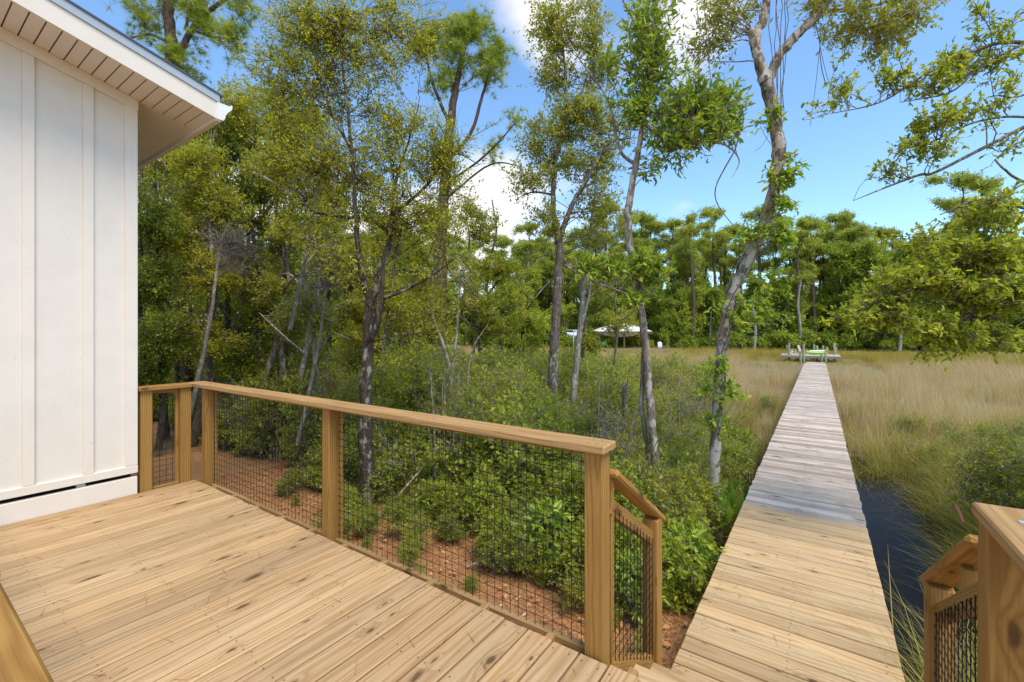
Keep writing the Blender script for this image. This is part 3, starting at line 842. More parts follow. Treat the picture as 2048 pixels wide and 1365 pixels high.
# vine climbing the leaning tree
p = Plant(13)
ctr = [(1430, 880), (1438, 760), (1446, 680), (1462, 600), (1498, 515), (1528, 450), (1548, 380), (1557, 300), (1548, 235)]
P0 = [at(x + 14 * math.sin(i * 2.1), y, D - .10) for i, (x, y) in enumerate(ctr)]
p.stem(P0, [.012, .01, .01, .009, .009, .008, .007, .006, .005], 5)
P1 = [at(x - 13 * math.sin(i * 2.1 + .6), y - 20, D - .11) for i, (x, y) in enumerate(ctr)]
p.stem(P1, [.008] * 9, 5)
for b in [(1440, 780, 70, 40, 12), (1430, 730, 50, 30, 8), (1470, 640, 50, 30, 8), (1545, 460, 60, 40, 14), (1500, 470, 40, 35, 8), (1570, 410, 60, 30, 12), (1560, 350, 50, 40, 12), (1540, 240, 45, 30, 8), (1590, 470, 60, 25, 7), (1520, 600, 60, 30, 8), (1560, 640, 50, 20, 7), (1440, 850, 40, 40, 8), (1550, 560, 40, 30, 6), (1590, 310, 40, 20, 4)]:
    bl(p, b[0], b[1], D - .12, b[2], b[3], b[4], ry=.15, twigs=4, leaves=6, tl=.16, rmax=.004)
t = thing('climbing_vine', 'leafy green vine climbing the blotched leaning trunk', 'vine', tuple(at(1430, 880, D - .1)))
link('stem', tubes('stem', p.br, M['vine_stem']), t)
link('foliage', p.leaves('foliage', L['vine'], .062, .036, oval=True, clump=.4, hang=.2), t)
# bare hanging vines below the fork
p = Plant(14)
for (x0, x1, y1) in [(1542, 1545, 250), (1553, 1556, 235), (1562, 1560, 230), (1572, 1566, 220), (1580, 1563, 210), (1549, 1552, 180), (1620, 1650, 170), (1405, 1420, 180), (1395, 1400, 230)]:
    y = np.linspace(-60, y1, 9); x = np.linspace(x0, x1, 9) + p.g.normal(0, 2.0, 9)
    p.br.append((np.array([at(a, b, D - .2) for a, b in zip(x, y)]), np.full(9, .0045), 4))
for (xa, ya, xb, yb) in [(1636, 70, 1662, 175), (1640, 90, 1620, 250), (1545, 250, 1510, 300), (1560, 300, 1520, 250)]:
    f = np.linspace(0, 1, 7); p.br.append((np.array([at(xa + (xb - xa) * k, ya + (yb - ya) * k + 12 * math.sin(3 * k), D - .2) for k in f]), np.full(7, .003), 4))
t = thing('hanging_vine', 'bare thin vine stems hanging from the fork of the leaning tree', 'vine', tuple(at(1550, 100, D - .2)))
link('stem', tubes('stem', p.br, M['vine_stem']), t)

# bay tree with large leaves
p = Plant(15); D = 5.4
p.spx([(1318, 1040, D), (1308, 900, D), (1296, 760, D), (1285, 640, D), (1268, 540, D), (1255, 440, D), (1270, 340, D), (1286, 250, D), (1296, 190, D), (1298, 130, D), (1275, 60, D), (1240, -10, D)],
      [.068, .05, .046, .044, .042, .045, .038, .032, .027, .022, .016, .009], 11)
p.spx([(1312, 1000, D + .1), (1290, 860, D + .1), (1283, 800, D + .1), (1288, 690, D + .05), (1284, 620, D)], [.05, .03, .028, .026, .02], 7)
p.spx([(1290, 230, D), (1330, 235, D - .1), (1390, 240, D - .2), (1450, 225, D - .3)], [.022, .018, .012, .006], 6)
p.spx([(1272, 330, D), (1240, 300, D + .1), (1215, 200, D + .2), (1160, 120, D + .3), (1110, 40, D + .3)], [.025, .02, .015, .01, .005], 6)
p.spx([(1400, 285, D - .2), (1450, 290, D - .2), (1478, 320, D - .2), (1465, 355, D - .2)], [.011, .01, .008, .003], 6)
p.spx([(1285, 600, D), (1230, 580, D - .3), (1170, 555, D - .4), (1130, 530, D - .4)], [.016, .012, .01, .005], 6)
p.spx([(1290, 250, D), (1345, 290, D - .1), (1400, 285, D - .2)], [.018, .014, .011], 6)
p.spx([(1480, 260, D), (1470, 300, D), (1430, 390, D + .1), (1480, 470, D + .1)], [.008, .009, .008, .004], 5)
for b in [(1270, 110, 60, 60, 20), (1300, 50, 60, 60, 18), (1345, 220, 70, 50, 26), (1395, 200, 60, 40, 22), (1420, 250, 60, 35, 20), (1370, 270, 80, 30, 20), (1450, 210, 45, 40, 14), (1330, 130, 40, 50, 10), (1265, 200, 35, 50, 10), (1330, 320, 50, 25, 6)]:
    bl(p, b[0], b[1], D - .1, b[2] * 1.35, b[3] * 1.4, int(b[4] * 1.5), twigs=5, leaves=6, tl=.24, sub=.15)
for b in [(1220, 535, 60, 22, 12), (1290, 530, 50, 28, 12), (1330, 545, 40, 25, 8), (1170, 530, 40, 20, 7), (1270, 600, 40, 20, 4)]:
    bl(p, b[0], b[1], D - .3, b[2], b[3], b[4], twigs=5, leaves=8, tl=.18)
place_tree(p, 'bay_tree', 'slender tree with large glossy leaves just beyond the end post of the long railing', 'tree', M['bark_mottled'],
           p.leaves('crown', L['bay'], .085, .029, oval=True, clump=.35), at(1315, 1030, D))

# tall tree with two limbs in the gap of sky
p = Plant(16); D = 9.0
p.spx([(1103, 790, D), (1108, 700, D), (1114, 590, D), (1118, 510, D), (1116, 470, D), (1106, 410, D), (1112, 320, D), (1132, 240, D), (1130, 140, D), (1118, 30, D), (1110, -40, D)],
      [.11, .095, .088, .08, .075, .055, .045, .035, .026, .018, .01], 11)
p.spx([(1118, 480, D), (1145, 410, D - .1), (1180, 350, D - .2), (1215, 290, D - .2), (1265, 275, D - .3)], [.06, .048, .036, .022, .01], 8)
p.spx([(1130, 240, D), (1165, 180, D), (1185, 100, D), (1190, 10, D)], [.03, .022, .015, .008], 6)
p.spx([(1108, 390, D), (1065, 385, D), (1030, 400, D - .2)], [.025, .016, .006], 6)
for b in [(1100, 60, 60, 70, 26), (1160, 60, 60, 60, 22), (1200, 130, 50, 60, 14), (1110, 160, 50, 50, 16), (1130, 250, 75, 50, 30), (1075, 290, 45, 50, 16), (1180, 240, 60, 50, 20), (1060, 360, 50, 30, 12), (1130, 330, 50, 40, 14), (1210, 320, 60, 40, 18), (1200, 390, 60, 35, 12), (1090, 440, 50, 30, 10), (1220, 450, 50, 40, 12), (1240, 250, 40, 50, 10)]:
    bl(p, b[0], b[1], D, b[2], b[3], int(b[4] * 1.35), twigs=8, leaves=11, tl=.46, sub=.15)
place_tree(p, 'forked_tree', 'tall thin forked tree standing in the gap of sky, with airy olive crown', 'tree', M['bark_grey'],
           p.leaves('crown', L['olive'], .07, .034, clump=.45, jitter=.02), at(1103, 780, D))

# dead pale trunk beside it
p = Plant(17); D = 9.6
p.spx([(1148, 800, D), (1153, 720, D), (1162, 640, D), (1168, 560, D), (1180, 470, D), (1190, 385, D)], [.075, .066, .06, .052, .04, .02], 10)
p.spx([(1160, 660, D), (1178, 590, D - .1), (1186, 530, D - .1), (1215, 480, D - .1)], [.045, .034, .026, .012], 7)
p.spx([(1175, 600, D), (1215, 560, D - .2), (1230, 520, D - .3)], [.02, .014, .005], 5)
p.blob(at(1190, 480, D), (.7, .5, 1.0), 16, twigs=4, leaves=1, tl=.5, bare=1.0)
place_tree(p, 'dead_tree', 'bleached dead trunk with bare broken limbs near the middle of the view', 'tree', M['bark_pale'], None, at(1148, 790, D))

# small pale birch-like tree with a crooked stem
p = Plant(18); D = 7.4
p.spx([(910, 900, D), (905, 830, D), (902, 770, D), (893, 710, D), (868, 640, D), (862, 600, D), (868, 540, D)], [.045, .04, .036, .032, .026, .022, .016], 8)
p.spx([(902, 760, D), (912, 680, D), (918, 600, D), (925, 520, D)], [.03, .024, .018, .008], 7)
p.spx([(945, 880, D + .2), (935, 780, D + .2), (945, 700, D + .2), (975, 650, D + .2)], [.02, .018, .014, .006], 6)
for b in [(920, 540, 70, 60, 16), (870, 560, 50, 50, 10), (960, 600, 60, 50, 10), (900, 700, 80, 40, 6)]:
    bl(p, b[0], b[1], D, b[2], b[3], b[4], twigs=6, leaves=7, tl=.3, bare=.2)
place_tree(p, 'small_tree', 'small crooked tree with whitish bark behind the long railing', 'tree', M['bark_pale'],
           p.leaves('crown', L['gold'], .05, .026, clump=.5), at(910, 890, D))

# pines
p = Plant(19); D = 13.0
p.spx([(880, 790, D), (882, 690, D), (880, 560, D), (884, 430, D), (893, 330, D), (905, 220, D), (925, 110, D), (940, 40, D)], [.23, .21, .19, .17, .15, .11, .07, .03], 11)
p.spx([(900, 250, D), (870, 180, D), (850, 110, D), (830, 60, D)], [.06, .045, .03, .02], 6)
p.spx([(893, 320, D), (940, 270, D), (965, 190, D), (985, 120, D)], [.06, .05, .04, .02], 6)
p.spx([(890, 370, D), (960, 320, D - .5), (1010, 270, D - .8), (1030, 245, D - .8)], [.04, .03, .02, .012], 6)
p.spx([(890, 400, D), (980, 330, D - .5), (1050, 335, D - 1)], [.035, .025, .01], 6)
for b in [(890, 70, 70, 35, 26), (960, 65, 50, 40, 22), (985, 120, 40, 40, 18), (910, 120, 60, 40, 18), (840, 100, 45, 50, 14), (880, 165, 40, 25, 10), (1000, 100, 25, 30, 8), (980, 160, 45, 25, 8), (1030, 240, 25, 15, 4), (990, 310, 40, 20, 4)]:
    bl(p, b[0], b[1], D, b[2] * 1.1, b[3] * 1.15, int(b[4] * 1.6), twigs=5, leaves=1.6, tl=.35, rmax=.025, up=.3, sub=.3)
place_tree(p, 'pine_tree', 'tall pine with a rounded needle crown high against the blue sky', 'tree', M['bark_pine'],
           p.needles('crown', L['pine'], 30, .21, .010), at(880, 780, D))

p = Plant(20); D = 11.0
p.spx([(372, 840, D), (365, 560, D), (352, 250, D), (345, 120, D), (338, 30, D), (330, -80, D)], [.2, .19, .16, .13, .12, .09], 10)
p.spx([(352, 130, D), (375, 75, D), (410, 30, D), (450, 0, D), (500, -20, D)], [.09, .07, .06, .045, .02], 7)
p.spx([(345, 90, D), (300, 70, D), (250, 80, D)], [.05, .035, .015], 6)
p.spx([(380, 60, D), (430, 75, D), (490, 75, D)], [.03, .022, .008], 6)
p.spx([(370, 60, D), (380, 20, D), (385, -30, D)], [.04, .03, .02], 6)
for b in [(420, 50, 60, 40, 16), (470, 70, 40, 30, 10), (390, 10, 60, 30, 12), (330, 110, 60, 25, 10), (300, 60, 50, 40, 8), (370, 140, 60, 25, 8), (480, 10, 50, 30, 8), (280, -20, 100, 50, 16), (350, -80, 140, 60, 24)]:
    bl(p, b[0], b[1], D, b[2] * 1.2, b[3] * 1.2, int(b[4] * 1.8), twigs=5, leaves=1.6, tl=.35, rmax=.025, up=.2, sub=.3)
place_tree(p, 'pine_tree', 'dark pine whose forked limbs show above the house roof', 'tree', M['bark_pine'],
           p.needles('crown', L['pine'], 28, .19, .009), at(372, 830, D))

# tree standing right of the frame; its boughs reach in
p = Plant(21); D = 4.3
T0 = at(2420, 900, 4.6)
T0 = np.array([T0[0], T0[1], float(gz(T0[0], T0[1])) - .1])
p.stem([T0, T0 + (0, .05, 1.2), T0 + (-.05, 0, 2.4), T0 + (.0, .1, 3.6), T0 + (.1, .1, 5.2)], [.13, .11, .10, .08, .04], 10)
p.stem([T0 + (0, 0, 2.9), at(2250, 190, D), at(2120, 225, D), at(2048, 255, D), at(1960, 300, D), at(1868, 346, D), at(1840, 350, D), at(1780, 372, D), at(1706, 402, D)], [.05, .03, .02, .018, .016, .013, .012, .009, .003], 7)
p.stem([T0 + (0, 0, 2.7), at(2220, 130, D), at(2050, 86, D), at(1960, 98, D), at(1850, 150, D), at(1760, 205, D), at(1650, 230, D)], [.05, .03, .018, .015, .011, .008, .003], 7)
p.stem([at(2050, 86, D), at(1960, 135, D), at(1900, 185, D), at(1800, 205, D)], [.014, .011, .008, .003], 6)
p.stem([T0 + (0, 0, 3.1), at(2200, 0, D), at(2060, 20, D), at(2000, 60, D)], [.04, .02, .012, .005], 6)
p.stem([T0 + (0, 0, 2.3), at(2200, 270, D), at(2050, 235, D), at(1950, 245, D), at(1860, 285, D), at(1790, 300, D)], [.04, .02, .012, .01, .007, .003], 6)
p.stem([T0 + (0, 0, 1.9), at(2200, 240, D), at(2020, 195, D), at(1975, 195, D)], [.02, .012, .008, .003], 6)
for b in [(1860, 165, 80, 22, 16), (1780, 150, 60, 22, 9), (1920, 120, 60, 25, 10), (1990, 80, 50, 40, 9), (1850, 250, 70, 25, 14), (1920, 225, 60, 25, 10), (1870, 300, 60, 18, 9), (1820, 290, 35, 16, 5), (1770, 340, 40, 12, 5), (1990, 130, 50, 30, 7), (1680, 170, 40, 30, 7), (1640, 220, 30, 15, 4), (2010, 190, 40, 30, 6), (2030, 290, 20, 40, 3), (1960, 20, 50, 20, 4)]:
    bl(p, b[0], b[1], D, b[2], b[3], b[4], ry=.3, twigs=6, leaves=8, tl=.17, rmax=.006, up=0, sub=.3)
# lower, denser boughs
E_ = 3.9
p.stem([T0 + (0, 0, 1.5), at(2200, 580, E_), at(2048, 545, E_), at(1950, 552, E_), at(1830, 580, E_), at(1740, 622, E_), at(1660, 640, E_)], [.05, .03, .018, .014, .010, .006, .003], 7)
p.stem([T0 + (0, 0, 1.2), at(2200, 640, E_), at(2048, 600, E_), at(1960, 625, E_), at(1900, 640, E_)], [.04, .02, .014, .01, .004], 6)
p.stem([T0 + (0, 0, 1.7), at(2200, 460, E_), at(2060, 420, E_), at(1960, 400, E_), at(1880, 430, E_)], [.04, .02, .014, .01, .004], 6)
p.stem([at(1990, 320, E_), at(2010, 340, E_), at(2050, 365, E_), at(2200, 420, E_)], [.007, .009, .010, .012], 6)
for b in [(1980, 430, 75, 40, 26), (1930, 500, 90, 40, 28), (2010, 520, 60, 50, 24), (1850, 560, 80, 35, 26), (1950, 590, 80, 40, 28), (2030, 600, 40, 50, 14), (1780, 600, 60, 25, 16), (1700, 635, 50, 20, 11), (1820, 650, 60, 25, 16), (1910, 670, 70, 25, 18), (1990, 690, 60, 30, 14), (1760, 560, 50, 22, 8), (1850, 480, 50, 25, 9), (1870, 700, 40, 18, 6)]:
    bl(p, b[0], b[1], E_, b[2], b[3], int(b[4] * 1.4), ry=.6, twigs=6, leaves=9, tl=.18, rmax=.008, up=0, sub=.35)
place_tree(p, 'overhanging_tree', 'yellow green leafy boughs reaching in from the right edge over the marsh', 'tree', M['bark_grey'],
           p.leaves('crown', L['bright'], .044, .022, oval=True, clump=.4, upn=1.2, spread=.6), T0)

# ------------------------------------------------------------------ woods on the left
def wood_tree(seed, x, d, base_y, lean, top_y, blobs, mat, leaf, label, ln=.055, wd=.03, dens=1.0, stems=1, bare=.12, name='woodland_tree', r=.085, leaves=17):
    p = Plant(seed); g = p.g
    for k in range(stems):
        xo = x + (k - (stems - 1) / 2) * 26
        n = 7; ys = np.linspace(base_y, top_y, n); xx = xo + np.linspace(0, lean * (1 if k % 2 == 0 else -.6), n) + np.cumsum(g.normal(0, 9, n)); dd = d + np.cumsum(g.normal(0, .08, n))
        xx[0] = xo
        p.spx(list(zip(xx, ys, dd)), np.linspace(r, .018, n) * (1 if k == 0 else .7), 9)
        for q in range(3):
            i = g.integers(2, n - 1); sx = g.choice([-1, 1]) * g.uniform(50, 120)
            p.spx([(xx[i], ys[i], dd[i]), (xx[i] + sx * .5, ys[i] - 40, dd[i] + g.normal(0, .4)), (xx[i] + sx, ys[i] - g.uniform(20, 120), dd[i] + g.normal(0, .6))], [r * .4, r * .25, .008], 6)
    for (bx, by, rx, rz, tips) in blobs:
        bl(p, bx, by, d, rx * 1.1, rz * 1.1, int(tips * dens * 1.35), ry=pr(rx, d) * .9, twigs=10, leaves=leaves, tl=.36, bare=bare)
    return place_tree(p, name, label, 'tree', mat, p.leaves('crown', leaf, ln, wd, clump=.5, jitter=.03), at(x, base_y, d))


wood_tree(31, 305, 8.2, 900, -20, 330, [(310, 420, 80, 80, 40), (300, 560, 80, 80, 40), (340, 660, 90, 70, 36), (300, 760, 80, 60, 28)], M['bark_dark'], L['dark'],
          'dark leafy tree crowding the house corner under the eaves', ln=.05, wd=.027, stems=2)
wood_tree(32, 400, 9.2, 890, 30, 260, [(400, 340, 100, 70, 44), (380, 460, 100, 80, 44), (430, 560, 100, 70, 40), (400, 680, 100, 70, 38), (460, 420, 70, 70, 26)], M['bark_grey'], L['gold'],
          'bushy gold flecked tree with tangled grey twigs right of the white house wall', ln=.055, wd=.03, stems=2, bare=.25)
wood_tree(33, 480, 10.2, 880, -10, 240, [(480, 300, 90, 60, 36), (520, 400, 100, 80, 44), (480, 520, 100, 70, 38), (540, 620, 90, 70, 34), (480, 720, 110, 50, 30)], M['bark_dark'], L['dark'],
          'dense dark green tree filling the wood behind the railing corner', ln=.06, wd=.034, stems=3)
wood_tree(34, 560, 9.6, 880, 20, 300, [(560, 340, 80, 60, 26), (600, 460, 90, 70, 32), (560, 570, 80, 70, 28), (610, 650, 80, 60, 26)], M['bark_mottled'], L['olive'],
          'tree with several grey spotted stems left of the dark forked tree', ln=.055, wd=.03, stems=3, bare=.2)
wood_tree(35, 612, 8.8, 830, 15, 470, [(640, 520, 70, 60, 18), (600, 600, 60, 60, 14), (650, 640, 60, 50, 12)], M['bark_pale'], L['dark'],
          'slim pale stemmed tree leaning in front of the dark wood', ln=.05, wd=.028, stems=2, bare=.4, r=.07)
wood_tree(36, 670, 11.5, 850, 10, 320, [(670, 400, 90, 80, 34), (700, 520, 90, 70, 30), (650, 620, 90, 60, 26), (740, 640, 80, 50, 20)], M['bark_dark'], L['gold'],
          'yellowing tree partly hidden behind the dark forked tree', ln=.065, wd=.036, stems=1)
wood_tree(37, 820, 12.0, 810, 10, 430, [(820, 500, 80, 60, 24), (850, 600, 90, 60, 26), (790, 620, 80, 50, 20), (880, 680, 80, 40, 18)], M['bark_grey'], L['olive'],
          'mid green tree between the dark forked tree and the tall pine trunk', ln=.07, wd=.038, stems=2)
wood_tree(38, 955, 13.0, 790, 10, 400, [(960, 450, 60, 60, 20), (990, 540, 80, 60, 24), (950, 620, 80, 50, 22), (1010, 640, 70, 40, 16)], M['bark_grey'], L['olive'],
          'leafy tree to the right of the tall pine, below the clouds', ln=.075, wd=.042, stems=2)
wood_tree(39, 1010, 15.0, 770, 5, 560, [(1010, 600, 70, 40, 22), (1060, 650, 60, 40, 18), (960, 660, 60, 30, 14), (1040, 690, 70, 30, 14)], M['bark_grey'], L['bright'],
          'low bright green tree behind the crooked pale stem', ln=.085, wd=.048, stems=2, dens=1.1)
wood_tree(40, 1205, 12.5, 800, 0, 500, [(1210, 560, 60, 50, 14), (1230, 640, 60, 40, 12), (1180, 690, 50, 30, 8)], M['bark_grey'], L['olive'],
          'thin olive tree standing in front of the white roofed boathouse', ln=.07, wd=.038, stems=2, r=.06)
wood_tree(41, 520, 13.5, 860, 0, 230, [(420, 260, 120, 60, 40), (560, 260, 110, 70, 36), (330, 400, 120, 90, 40), (450, 480, 140, 90, 44), (600, 560, 140, 90, 40), (380, 640, 140, 90, 40), (520, 740, 160, 60, 36)], M['bark_dark'], L['dark'],
          'large dark tree at the back of the wood left of the pine', ln=.085, wd=.05, stems=3, r=.14)

wood_tree(42, 345, 9.8, 880, -10, 200, [(310, 330, 90, 70, 34), (400, 250, 100, 60, 34), (480, 200, 100, 70, 34), (300, 500, 90, 80, 30), (420, 420, 90, 80, 30)], M['bark_dark'], L['gold'],
          'yellow green tree whose top shows just under the white eave corner', ln=.055, wd=.03, stems=2)
wood_tree(43, 580, 11.0, 870, 10, 160, [(560, 220, 100, 80, 36), (640, 260, 90, 80, 32), (600, 380, 110, 80, 36), (540, 480, 100, 70, 30), (660, 480, 90, 70, 26)], M['bark_grey'], L['olive'],
          'tall olive tree behind the left half of the golden crown', ln=.06, wd=.033, stems=2)
wood_tree(44, 760, 10.0, 850, 10, 380, [(780, 480, 90, 70, 26), (740, 580, 90, 60, 24), (820, 620, 80, 60, 22), (700, 680, 90, 50, 20), (800, 720, 90, 40, 18)], M['bark_grey'], L['gold'],
          'gold flecked small tree right of the dark forked trunk', ln=.055, wd=.03, stems=2, r=.06)
# tangles of bare grey twigs in the wood
for sd, cx, cy, d, rx, rz, nt, lab in [(51, 440, 500, 6.9, 70, 60, 26, 'tangle of bare grey twigs in front of the dark wood by the house'), (52, 640, 330, 7.6, 70, 60, 22, 'spray of leafless twigs high left of the forked tree'), (53, 655, 560, 7.2, 60, 50, 18, 'bare twiggy branches left of the dark forked trunk')]:
    p = Plant(sd)
    p.spx([(cx - 60, cy + 330, d), (cx - 20, cy + 140, d), (cx, cy, d), (cx + 20, cy - 60, d)], [.035, .028, .018, .008], 7)
    bl(p, cx, cy, d, rx * 1.2, rz * 1.2, int(nt * 1.6), twigs=14, leaves=1, tl=.42, bare=1.0, bow=.25)
    place_tree(p, 'bare_sapling', lab, 'tree', M['twig'], None, at(cx - 60, cy + 330, d))

for sd, (x0, y0, x1, y1), lab in [(61, (-2.9, 3.4, -2.35, 4.0), 'pale fallen branch leaning on the straw beside the dark forked trunk'), (62, (-2.0, 3.7, -1.3, 3.95), 'pale dead branch lying under the bushes behind the wide mesh panel'), (63, (-4.6, 3.7, -4.4, 5.0), 'thin whitish dead stem slanting behind the short railing')]:
    p = Plant(sd); z0 = float(gz(x0, y0)); z1 = float(gz(x1, y1)); up = 1.1 if sd == 63 else .35
    p.stem([(x0, y0, z0 + .02), ((x0 + x1) / 2, (y0 + y1) / 2, z0 + up * .45), (x1, y1, z1 + up)], [.014, .011, .005], 6)
    p.blob((x1, y1, z1 + up), (.3, .3, .25), 5, twigs=4, leaves=1, tl=.25, bare=1.0, rmax=.006)
    place_tree(p, 'fallen_branch', lab, 'branch', M['bark_pale'], None, (x0, y0, z0), trunkname='branch')
# broken stump
p = Plant(55); D = 6.9
p.spx([(1252, 900, D), (1250, 830, D), (1249, 775, D), (1250, 768, D)], [.055, .048, .042, .02], 9)
p.spx([(1252, 790, D), (1254, 768, D), (1256, 758, D)], [.018, .012, .004], 5)
place_tree(p, 'tree_stump', 'thin broken grey stump standing among the shrubs', 'stump', M['bark_grey'], None, at(1252, 890, D))


# ------------------------------------------------------------------ scatter (for what nobody could count)
PROTO = {}
def proto_obj(name, parts):
    """mesh kept out of the scene, only instanced by a scatter"""
    o = bpy.data.objects.new(name, parts); return o


def scatter(name, label, protos, P, scale, rotz, seed=0, tilt=.08):
    g = np.random.default_rng(seed); n = len(P)
    me = bpy.data.meshes.new(name); me.vertices.add(n); me.vertices.foreach_set('co', np.asarray(P, np.float32).ravel())
    a = me.attributes.new('scl', 'FLOAT_VECTOR', 'POINT')
    sc = np.asarray(scale, np.float32); sc = sc if sc.ndim == 2 else np.repeat(sc[:, None], 3, 1)
    a.data.foreach_set('vector', np.ascontiguousarray(sc, np.float32).ravel())
    a = me.attributes.new('rot', 'FLOAT_VECTOR', 'POINT')
    rot = np.stack([g.normal(0, tilt, n), g.normal(0, tilt, n), rotz], -1).astype(np.float32)
    a.data.foreach_set('vector', rot.ravel())
    a = me.attributes.new('pick', 'INT', 'POINT'); a.data.foreach_set('value', g.integers(0, len(protos), n).astype(np.int32))
    col = bpy.data.collections.new(name + '_kinds')
    for i, o in enumerate(protos): col.objects.link(o)
    o = link(name, me); tag(o, label, kind='stuff')
    t = bpy.data.node_groups.new(name, 'GeometryNodeTree')
    t.interface.new_socket('Geometry', in_out='INPUT', socket_type='NodeSocketGeometry')
    t.interface.new_socket('Geometry', in_out='OUTPUT', socket_type='NodeSocketGeometry')
    w = NT(t)
    gi = w.n('NodeGroupInput'); go = w.n('NodeGroupOutput')
    ci = w.n('GeometryNodeCollectionInfo'); ci.inputs['Collection'].default_value = col
    ci.inputs['Separate Children'].default_value = True; ci.inputs['Reset Children'].default_value = True
    def na(nm, dt):
        q = w.n('GeometryNodeInputNamedAttribute', data_type=dt); q.inputs['Name'].default_value = nm; return q.outputs['Attribute']
    er = w.n('FunctionNodeEulerToRotation', i={0: na('rot', 'FLOAT_VECTOR')})
    ip = w.n('GeometryNodeInstanceOnPoints', i={'Points': gi.outputs[0], 'Instance': ci.outputs[0], 'Pick Instance': True, 'Instance Index': na('pick', 'INT'), 'Rotation': er.outputs[0], 'Scale': na('scl', 'FLOAT_VECTOR')})
    t.links.new(ip.outputs[0], go.inputs[0])
    md = o.modifiers.new('scatter', 'NODES'); md.node_group = t
    return o


def grass_tuft(name, mat, seed, n=46, h=.9, spread=.16, wd=.008, lean=.35, droop=.25):
    g = np.random.default_rng(seed)
    b = np.concatenate([g.normal(0, spread, (n, 2)), np.zeros((n, 1))], 1); az = g.uniform(0, 2 * np.pi, n)
    ln = h * g.uniform(.55, 1.1, n); le = np.abs(g.normal(0, lean, n)); dirh = np.stack([np.cos(az), np.sin(az), np.zeros(n)], -1)
    side = np.stack([-np.sin(az + g.normal(0, .8, n)), np.cos(az), np.zeros(n)], -1); side = unit(side)
    ts = [0, .4, .75, 1.0]; V = []
    for t in ts:
        c = b + dirh * (ln * (le * t + droop * t ** 2.5))[:, None] + np.array([0, 0, 1]) * (ln * (t - (le * .35 + droop * .6) * t ** 2.2))[:, None]
        wv = wd * (1 - t * .92) * g.uniform(.7, 1.2, n)
        V += [c - side * wv[:, None] * .5, c + side * wv[:, None] * .5]
    V = np.stack(V, 1).reshape(-1, 3); o = (np.arange(n) * 8)[:, None]
    F = np.concatenate([o + np.array([0, 1, 3, 2]), o + np.array([2, 3, 5, 4]), o + np.array([4, 5, 7, 6])], 1).reshape(-1, 4)
    base = g.random(); rnd = np.clip(base * .5 + g.random(n) * .5, 0, 1)
    return bpy.data.objects.new(name, np_mesh(name, V, F, mat, np.repeat(rnd, 3)))


def bush(name, mat, seed, r=.5, h=.9, tips=34, twigs=6, leaves=8, ln=.055, wd=.03, twigmat=None, oval=False, tl=.22):
    p = Plant(seed)
    for k in range(5):
        a = p.g.uniform(0, 6.28); q = np.array([math.cos(a), math.sin(a), 0]) * r * p.g.uniform(.1, .55)
        p.stem([(0, 0, -.05), q * .5 + (0, 0, h * .35), q + (0, 0, h * .75)], [.010, .007, .003], 5)
    p.blob((0, 0, h * .58), (r, r, h * .5), tips, twigs=twigs, leaves=leaves, tl=tl, rmax=.006)
    lm = p.leaves(name, mat, ln, wd, oval=oval, clump=.45, jitter=.02)
    tm = tubes(name, p.br, twigmat or M['twig'])
    return lm, tm


def join_lt(name, lm, tm):
    """leaf mesh and twig mesh joined (two material slots)"""
    bmj = bpy.data.meshes.new(name)
    nv1, nv2 = len(lm.vertices), len(tm.vertices)
    def co(m):
        a = np.empty(len(m.vertices) * 3, np.float32); m.vertices.foreach_get('co', a); return a
    def li(m):
        a = np.empty(len(m.loops), np.int32); m.loops.foreach_get('vertex_index', a); return a
    V = np.concatenate([co(lm), co(tm)]).reshape(-1, 3)
    F1 = li(lm).reshape(-1, 4); F2 = li(tm).reshape(-1, 4) + nv1
    a1 = np.empty(len(lm.polygons), np.float32); lm.attributes['rnd'].data.foreach_get('value', a1)
    me = np_mesh(name, V, [F1, F2], None, np.concatenate([a1, np.zeros(len(F2), np.float32)]))
    me.materials.append(lm.materials[0]); me.materials.append(tm.materials[0])
    me.polygons.foreach_set('material_index', np.concatenate([np.zeros(len(F1), np.int32), np.ones(len(F2), np.int32)]))
    return me


G = np.random.default_rng(77)
def clear_walk(P, m=.12): return ~((P[:, 0] > BX0 - m) & (P[:, 0] < BX1 + m) & (P[:, 1] < BEND + .2))


def ptsz(xy, dz=0): return np.column_stack([xy, gz(xy[:, 0], xy[:, 1]) + dz])


q_ = link('caught_straw', np_mesh('caught_straw', GAP[0], np.arange(len(GAP[0])).reshape(-1, 3), L['straw'], GAP[1]), deck); q_['kind'] = 'stuff'
# pine straw needles on the ground under the railing
n = 42000
xy = np.column_stack([G.uniform(-8.0, -.5, n), 1.9 + G.random(n) ** 1.2 * 4.0]); P = ptsz(xy, .006 + G.random(n)[:, None] * .03 if False else 0.0)
P[:, 2] += .004 + G.random(n) * .03
a = G.uniform(0, 2 * np.pi, n); l = G.uniform(.06, .17, n)
dv = np.stack([np.cos(a), np.sin(a), G.normal(0, .12, n)], -1) * l[:, None]; sd = np.stack([-np.sin(a), np.cos(a), np.zeros(n)], -1) * .0022
V = np.stack([P - sd, P + sd, P + dv], 1).reshape(-1, 3)
o = link('pine_straw', np_mesh('pine_straw', V, np.arange(n * 3).reshape(-1, 3), L['straw'], G.random(n)))
tag(o, 'reddish brown pine straw lying on the ground below the railing', kind='stuff')
n = 420
xy = np.vstack([np.column_stack([G.uniform(-5, .35, 260), G.uniform(.2, 1.83, 260)]), np.column_stack([G.uniform(BX0, BX1, 160), G.uniform(2.6, 12, 160)])])
zz_ = np.where(xy[:, 1] < 2, .004, BZ + .006); P = np.column_stack([xy, zz_]); a = G.uniform(0, 6.28, n); l = G.uniform(.05, .13, n) * (G.random(n) < .5) + .012
